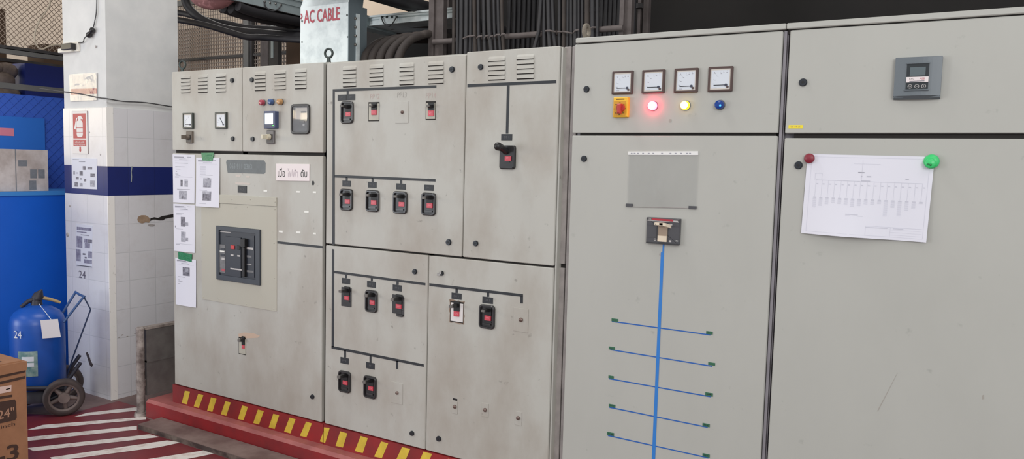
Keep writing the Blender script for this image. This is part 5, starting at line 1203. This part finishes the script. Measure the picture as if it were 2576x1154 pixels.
for x, y in ((760, 106), (876, 93), (873, 38), (760, 53)): X, Z = F(x, y, Yd); m = MB(); m.sphere((X, Yd-.001, Z), .006, 'ring_steel', 8, 5, (1, .5, 1)); m.build('screw', t)
m = MB(); a, b = F(765, 43, Yd), F(855, 35, Yd); cx_, cz_ = (F(809, 38.5, Yd)); dr = Vector((b[0]-a[0], 0, b[1]-a[1]))
m.text('AC CABLE', (cx_, Yd-.001, cz_), .080, 'red_paint', w=F(855, 37, Yd)[0]-F(765, 41, Yd)[0], bold=.014); m.tube([(F(757, 35, Yd)[0], Yd-.001, F(757, 35, Yd)[1]), (F(760, 41, Yd)[0], Yd-.001, F(760, 41, Yd)[1]), (F(757, 48, Yd)[0], Yd-.001, F(757, 48, Yd)[1])], .003, 'red_paint', 5); m.build('lettering', t, 'red painted words')
# right tray run behind
Yt = .95
def X_(px, py, Y=Yt): return F(px, py, Y)[0]
z_b, z_t = F(1000, 57, Yt)[1], F(1000, 35, Yt)[1]
t = thing('cable_tray', 'pale galvanised cable tray running right from the duct', 'cable tray', (-3.1, Yt+.15, z_b))
m = MB(); xa, xb = X_(905, 45), X_(1139, 45); m.box(xa, xb, Yt, Yt+.004, z_b, z_t, 'galvanised'); m.box(xa, xb, Yt-.012, Yt+.3, z_b-.006, z_b, 'galvanised'); m.box(xa, xb, Yt-.014, Yt+.0, z_t-.008, z_t+.004, 'galvanised'); m.box(xa, xb, Yt-.006, Yt, z_b+.03, z_b+.036, 'tray_grey'); m.build('side_channel', t)
m = MB(); m.box(xa-.01, X_(931, 45), Yt-.03, Yt+.28, z_b-.02, z_t+.005, 'tray_grey'); m.build('end_fitting', t)
m = MB(); xc, xd = X_(957, 45), X_(1003, 45); m.box(xc, xd, Yt-.009, Yt, z_b-.004, z_t-.014, 'galvanised'); m.build('joint_plate', t)
for x in (961, 973, 986, 998): X, Z = F(x, 43, Yt-.01); m = MB(); m.sphere((X, Yt-.010, Z), .009, 'ring_steel', 8, 5); m.build('bolt', t)
m = MB(); pts = [(F(x, y, Yt-.015)[0], Yt-.02, F(x, y, Yt-.015)[1]) for x, y in ((961, 44), (965, 56), (975, 66), (985, 63), (993, 53), (998, 43))]; m.tube(spline(pts, 4), .004, 'wire_dark', 6); m.build('earth_wire', t, 'looped earth wire')
# left tray, running towards the viewer
XT = -4.5
zb1 = FX(754, 40, XT)[1]; zt1 = zb1+.11
t = thing('cable_tray', 'grey cable tray overhead, left of the lettered duct', 'cable tray', (XT, .5, zb1))
yA, yB = .3, 1.6
m = MB(); m.box(XT, XT+.005, yA, yB, zb1, zt1, 'tray_grey'); m.box(XT-.13, XT+.008, yA, yB, zb1-.004, zb1, 'dark_steel'); m.box(XT-.005, XT+.012, yA, yB, zt1-.006, zt1+.006, 'tray_grey'); m.box(XT-.004, XT+.010, yA, yB, zb1+.06, zb1+.066, 'tray_grey'); m.build('side_channel', t)
for y_ in (.35, 1.3): m = MB(); m.cyl((XT-.07, y_, zb1), (XT-.07, y_, 5.6), .008, .008, 'dark_steel', 8); m.build('hanger_rod', t)
for x, y in ((679, 7), (693, 9), (707, 12), (666, 4)): yq_, zq_ = FX(x, y, XT+.006); m = MB(); m.sphere((XT+.006, yq_, zq_), .009, 'steel', 8, 5); m.build('bolt', t)
m = MB(); m.tube(spline([(XT+.02, *FX(x, y, XT+.02)) for x, y in ((664, 3), (668, 16), (678, 26), (692, 27), (702, 20), (708, 11))], 4), .005, 'wire_dark', 6); m.build('earth_wire', t, 'looped earth wire')
# black cables slung under that tray
for k in range(3):
    xx = XT-.005-.075*k; zz = zb1-.044-.012*(k % 2)
    m = MB(); m.tube(spline([(xx, .60, zz+.01), (xx, .7, zz-.002), (xx, .9, zz-.005), (xx, 1.6, zz+.01)], 6), .034, 'cable_black', 10)
    single(m, 'power_cable', 'thick black cable slung under the overhead tray', 'cable', (xx, .5, zz), 'black cables under the overhead tray')
pA, pB = F(556, 26, .8), F(650, 11, .8); m = MB(); m.tube([(pA[0], .8, pA[1]), (pB[0], .8, pB[1])], .022, 'dusty_steel', 10); single(m, 'steel_pipe', 'dusty grey pipe end beneath the overhead tray', 'pipe', (pA[0], .8, pA[1]))
P_ = [F(482, -12, .45), F(502, -3, .47), F(532, 1, .5), F(562, -4, .53), F(590, -20, .56)]
m = MB(); m.tube(spline([(p[0], .45+.03*i, p[1]) for i, p in enumerate(P_)], 5), [.02+.042*math.sin(PI*i/20)**.6 for i in range(21)], 'red_bundle', 14); single(m, 'wrapped_bundle', 'dull red wrapped cable bundle at the top edge', 'cable bundle', (P_[2][0], .5, P_[2][1]))
# big bending cables
for px, r_, lab in ((((462, -40), (466, 0), (480, 26), (510, 50), (560, 71), (610, 80), (660, 84), (760, 93), (840, 97)), .034, 'thick dark grey cable bending down from above the fence'),
                    (((420, 27), (470, 36), (520, 50), (575, 60), (615, 69), (660, 72), (760, 76), (840, 80)), .024, 'upper straight dark cable sagging towards the duct'),
                    (((420, 45), (470, 54), (520, 64), (575, 80), (620, 93), (660, 94), (760, 101), (840, 106)), .024, 'lower dark cable sagging towards the duct')):
    Yc = {.034: .95}.get(r_, 1.04 if 'upper' in lab else .87); P_ = [(F(x, y, Yc)[0], Yc+.03*i, F(x, y, Yc+.03*i)[1]) for i, (x, y) in enumerate(px)]; P_ = [(F(x, y, Yc+.03*i)[0], Yc+.03*i, F(x, y, Yc+.03*i)[1]) for i, (x, y) in enumerate(px)]
    m = MB(); m.tube(spline(P_, 6), r_, 'cable_black', 12); single(m, 'power_cable', lab, 'cable', P_[3])
# dark brackets between fence and duct
t = thing('support_bracket', 'black steel bracket frame hanging behind the black cables', 'bracket', (F(680, 100, 1.35)[0], 1.35, 2.2))
Yb = 1.42
def upr(x0, x1, yb, yt, Y, mt, name, t, dep=.04):
    a, b = F(x0, (yb+yt)/2, Y)[0], F(x1, (yb+yt)/2, Y)[0]; m = MB(); m.box(a, b, Y, Y+dep, F(x0, yb, Y)[1] if yb < 500 else 0, F(x0, yt, Y)[1], mt); return m.build(name, t)
upr(676, 699, 999, 48, Yb, 'dark_steel', 'upright', t); upr(681, 687, 146, 62, Yb-.005, 'tray_grey', 'flange', t)
m = MB(); a = F(660, 50, Yb); b = F(760, 62, Yb); m.box(a[0], b[0]+.4, Yb+.045, Yb+.1, a[1]-.06, a[1]+.02, 'dark_steel'); m.build('cross_arm', t)
m = MB(); a = F(690, 150, Yb+.2); b = F(758, 110, Yb+.2); m.box(F(720, 120, Yb+.25)[0], F(765, 120, Yb+.25)[0], Yb+.25, Yb+.3, 0, F(740, 105, Yb+.25)[1], 'brown_box'); m.build('cover_board', t)
# back mesh fence
Yf = 1.75
t = thing('mesh_fence', 'square wire mesh fence behind the left cabinet', 'fence', (-6, Yf, 0))
def grid(m, x0, x1, z0, z1, p, th, y, mt, off=0):
    x = x0+off
    while x < x1: m.box(x-th, x+th, y-th, y+th, z0, z1, mt); x += p
    z = z0+off
    while z < z1: m.box(x0, x1, y-th, y+th, z-th, z+th, mt); z += p
zlo = F(520, 200, Yf)[1]; fxa, fxb = F(395, 90, Yf)[0], F(760, 90, Yf)[0]; zhi = F(500, 10, Yf)[1]; zmid = F(520, 60, Yf)[1]
m = MB(); grid(m, fxa, fxb, 1.2, zhi, .034, .0026, Yf, 'fence_wire'); m.build('wire_mesh', t)
m = MB(); grid(m, fxa, fxb, 1.2, zmid, .034, .005, Yf+.1, 'fence_wire_dust', .017); m.build('wire_mesh', t, 'second mesh layer behind')
zr = F(520, 147.5, Yf)[1]
m = MB(); m.box(fxa, fxb, Yf-.02, Yf+.02, zr-.011, zr+.011, 'dark_steel'); m.build('rail', t)
m = MB(); m.box(fxa, fxb, Yf-.02, Yf+.02, zhi, zhi+.05, 'fence_steel'); m.build('rail', t, 'grey top rail')
m = MB(); a = F(616, 90, Yf-.03)[0]; b = F(627, 90, Yf-.03)[0]; c_ = F(633, 90, Yf-.03)[0]; m.box(a, b+.004, Yf-.05, Yf-.03, 0, zhi+.05, 'fence_steel'); m.box(b, c_, Yf-.03, Yf+.03, 0, zhi+.05, 'dark_steel'); m.build('fence_post', t)
m = MB(); a = F(658, 90, Yf-.03)[0]; b = F(676, 90, Yf-.03)[0]; m.box(a, b, Yf-.04, Yf+.02, 0, zmid, 'dusty_steel'); m.build('fence_post', t)
# vertical cable ladders
Yl = .79
def ladder(lab, Y, L0, L1, rungs, mt, grp):
    t = thing('cable_ladder', lab, 'cable ladder', (F((L0[0]+L1[1])/2, 90, Y)[0], Y, 0), grp)
    for a, b in (L0, L1):
        xa, xb = F(a, 70, Y)[0], F(b, 70, Y)[0]; w_ = xb-xa; m = MB(); m.box(xa, xa+w_*.38, Y-.004, Y+.05, .12, 4.2, mt); m.box(xa+w_*.38, xb, Y+.012, Y+.05, .12, 4.2, mt); m.build('side_rail', t)
    for ra, rb in rungs:
        a, b = F(*ra, Y-.03), F(*rb, Y-.03); m = MB(); m.cyl((a[0], Y-.03, a[1]), (b[0], Y-.03, b[1]), .0165, .0165, mt, 12); m.build('rung', t)
    zz = (F(1090, 105, Y-.03)[1])
    for k in (1, 2, 3): m = MB(); a, b = F(1092, 105, Y)[0], F(1568, 70, Y)[0]; m.box(a, b, Y-.03, Y+.0, zz+.42*k-.016, zz+.42*k+.016, mt); m.build('rung', t)
    return t
LAD = ladder('dusty steel cable ladder rising behind the cabinets, cables tied to its rung', Yl, (1079, 1112), (1558, 1585), [((1090, 106), (1568, 70))], 'dusty_steel', None)
CB = []
for x0, x1, r_ in ((1142, 1141, 4.5), (1151, 1150, 4), (1162, 1160, 7), (1174, 1172, 6), (1184, 1183, 5), (1194, 1191, 5), (1193, 1196, 5), (1203, 1206, 5.2), (1217, 1220, 5.5), (1229, 1236, 6), (1242, 1247, 4.2), (1253, 1259, 5), (1262, 1267, 4.5),
                   (1362, 1343, 5), (1369, 1370, 5.5), (1379, 1384, 5.5), (1389, 1398, 5.5), (1408, 1407, 5), (1419, 1418, 5), (1428, 1426, 5), (1437, 1438, 6), (1447, 1447, 5), (1455, 1455, 5), (1465, 1465, 5.2), (1477, 1477, 6), (1490, 1490, 6), (1502, 1502, 5)):
    CB.append((x0, x1, r_))
for i, (x0, x1, r_) in enumerate(CB):
    Yc = Yl-.075+(i % 3)*.012; rad = r_*.0023
    a = F(x0, -10, Yc); b = F(x1, 125, Yc); mid = F(x0+(x1-x0)*.35, 80, Yc)
    pts = [(a[0], Yc, 4.2), (a[0], Yc, a[1]), (mid[0], Yc, mid[1]), (b[0], Yc, b[1]), (b[0]+(b[0]-mid[0])*.4, Yc, 1.8), (b[0]+(b[0]-mid[0])*.4, Yc, .12)]
    m = MB(); m.tube(pts, rad, 'cable_black' if i % 6 else 'cable_dust', 8)
    grp = 'black cables tied to the left of the cable ladder' if i < 13 else 'black cables tied to the right of the cable ladder'
    single(m, 'power_cable', 'black upright cable in the ' + ('left bunch tied to the cable ladder' if i < 13 else 'right bunch tied to the cable ladder'), 'cable', (b[0], Yc, .12), grp)
# tie wires
for seg in (((1165, 97), (1195, 90)), ((1200, 96), (1213, 91)), ((1219, 96), (1230, 89)), ((1232, 96), (1240, 91)), ((1244, 92), (1258, 87)), ((1260, 90), (1270, 86)), ((1372, 78), (1398, 80)), ((1403, 80), (1440, 84)), ((1443, 82), (1456, 76)), ((1484, 73), (1500, 69))):
    a, b = F(*seg[0], Yl-.105), F(*seg[1], Yl-.105); m = MB(); m.tube([(a[0], Yl-.105, a[1]), ((a[0]+b[0])/2, Yl-.115, (a[1]+b[1])/2+.003), (b[0], Yl-.105, b[1])], .005, 'dusty_steel', 5)
    ROOT = LAD.location.copy(); m.build('tie_wire', LAD)
# second, dimmer ladder with cables behind
Y2 = 1.45
t = thing('cable_ladder', 'dim second cable ladder behind, right of the first one', 'cable ladder', (F(1560, 60, Y2)[0], Y2, 0))
for a, b in ((1603, 1610), (1617, 1630), (1120, 1128)): m = MB(); xa, xb = F(a, 60, Y2)[0], F(b, 60, Y2)[0]; m.box(xa, xb, Y2, Y2+.04, 0, 4.2, 'dusty_steel'); m.build('side_rail', t)
for y in (18,):
    a, b = F(1440, 27, Y2-.02), F(1615, 16, Y2-.02); m = MB(); m.box(a[0], b[0], Y2-.03, Y2-.002, (a[1]+b[1])/2-.014, (a[1]+b[1])/2+.014, 'dark_steel'); m.build('rung', t)
for i, x in enumerate((1280, 1293, 1305, 1318, 1330, 1342, 1354, 1512, 1523, 1534, 1545, 1556, 1592)):
    Yc = Y2-.07; a = F(x, 60, Yc)[0]; m = MB(); m.tube([(a, Yc, 4.2), (a+.004, Yc, 3), (a-.003, Yc, 2), (a, Yc, .05)], .016, 'cable_black', 8)
    single(m, 'power_cable', 'dim black upright cable on the rear cable ladder', 'cable', (a, Yc, .05), 'black cables on the rear cable ladder')
# curving dusty cables behind the duct
for i, (xb, xt, yt) in enumerate(((918, 990, 100), (936, 1012, 96), (956, 1036, 92), (978, 1060, 90), (1003, 1082, 86))):
    Yc = .50+.012*i; b = F(xb, 148, Yc); q = [F(xb+(xt-xb)*a_, 148-(148-yt)*c_, Yc+.25*a_) for a_, c_ in ((.13, .42), (.38, .76), (.7, .94), (1.0, 1.0))]
    e_ = F(1100, yt-3, .98)
    m = MB(); m.tube(spline([(b[0], Yc, OLD_TOP), (b[0], Yc, b[1])]+[(p[0], Yc+.25*a_, p[1]) for p, a_ in zip(q, (.13, .38, .7, 1.0))]+[(e_[0], 1.02+.05*i, e_[1])], 6), .025, 'cable_dust', 10)
    single(m, 'power_cable', 'thick dusty cable bending up out of the cabinet top beside the duct', 'cable', (b[0], Yc, OLD_TOP), 'dusty bent cables beside the duct')
Yc = 1.12
m = MB(); m.tube(spline([(F(x, yy_, Yc)[0], Yc, F(x, yy_, Yc)[1]) for x, yy_ in ((985, 66), (1010, 63), (1040, 61), (1080, 61), (1112, 55), (1140, 42), (1165, 20), (1175, -20))], 5), .026, 'cable_dust', 10); single(m, 'power_cable', 'level dusty cable under the galvanised tray', 'cable', (F(1020, 62, Yc)[0], Yc, F(1020, 62, Yc)[1]))
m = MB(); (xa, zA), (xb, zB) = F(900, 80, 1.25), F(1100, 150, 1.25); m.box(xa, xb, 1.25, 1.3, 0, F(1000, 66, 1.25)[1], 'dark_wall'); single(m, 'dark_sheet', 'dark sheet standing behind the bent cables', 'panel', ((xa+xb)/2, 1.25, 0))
# sloping black cable bundle crossing the top
for k in range(6):
    o_ = .075*k; P_ = []
    XB = -3.55+o_*.9; zz0 = FX(1000, 22, XB)[1]+.048+.01*(k % 2)
    m = MB(); m.tube([(XB, .2, zz0+.02), (XB, .6, zz0), (XB, 1.5, zz0), (XB, 2.4, zz0)], .045, 'cable_black', 10)
    single(m, 'power_cable', 'black cable in the bundle crossing overhead right of the duct', 'cable', (XB, .5, zz0), 'overhead black cable bundle')

# ------------------------------------------------------------------ light
W = bpy.data.worlds.new('world'); S.world = W; W.use_nodes = True
bg = W.node_tree.nodes['Background']; bg.inputs[0].default_value = (.93, .96, 1, 1); bg.inputs[1].default_value = .79
def area(name, loc, size, sy, power, col, target):
    d = bpy.data.lights.new(name, 'AREA'); d.shape = 'RECTANGLE'; d.size = size; d.size_y = sy; d.energy = power; d.color = col
    o = bpy.data.objects.new(name, d); COL.objects.link(o); o.location = loc
    o.rotation_euler = (Vector(target)-Vector(loc)).to_track_quat('-Z', 'Y').to_euler(); return o
area('added_overhead_light', (1.2, -2.6, 5.3), 3.2, .7, 36, (1, .985, .97), (-1.2, -1.0, 0))  # added on the right to light the cabinets and column, source unseen
area('added_overhead_light', (-3.3, -.8, 5.3), 2.4, .5, 76, (1, .985, .97), (-3.6, -.6, 0))  # unseen light added to brighten the column's right face
area('added_overhead_light', (-1.6, -5.4, 4.8), 3.2, .7, 40, (1, .985, .97), (-4.0, 0, 1.4))  # added in front, also to lift the column's right face
area('side_fill', (3.0, -6.5, 3.4), 2.6, 2.0, 190, (1, .99, .97), (-5.1, .2, 2.0))  # added fill from the right for the column, no opening known there
area('added_overhead_light', (-6.8, -4.8, 5.0), 3.2, .7, 40, (.92, .96, 1), (-5.2, -.5, 0))  # added from the left front for the blue cabinet and column
area('added_overhead_light', (-15, 2.4, 5.3), 4.0, .7, 70, (1, .96, .92), (-15, 4.9, 1.5))  # unseen light added for the far left of the back wall
area('added_overhead_light', (-7.4, 3.4, 5.3), 3.0, .6, 80, (1, .97, .93), (-7.4, 4.2, 0))  # added to brighten the wall behind the mesh fence
area('assumed_glare_light', (-11.2, -3.3, 2.48), 1.1, .9, 70, (1, .84, .56), (-5.4, 0, 2.08))  # unseen warm light, assumed; set where it mirrors in the plastic cover
area('side_fill', (-8.6, -6.5, 1.5), 2.4, 2.2, 150, (.86, .92, 1), (-5.3, 0, .7))  # low-left fill added, bluish after the daylight on the column
area('assumed_glare_light', (-10.4, -6.55, 2.5), .20, .14, 9, (1, .84, .56), (-3.28, 0, 1.95))  # small unseen light added to make one glint on the meter glass
area('assumed_glare_light', (-10.28, -6.85, 2.48), .24, .14, 9, (1, .84, .56), (-3.28, 0, 1.95))  # second small light, likewise added, for the other glint on that glass
S.view_settings.view_transform = 'Standard'; S.view_settings.look = 'None'; S.view_settings.gamma = 1; S.view_settings.use_curve_mapping = False
S.view_settings.exposure = -.04
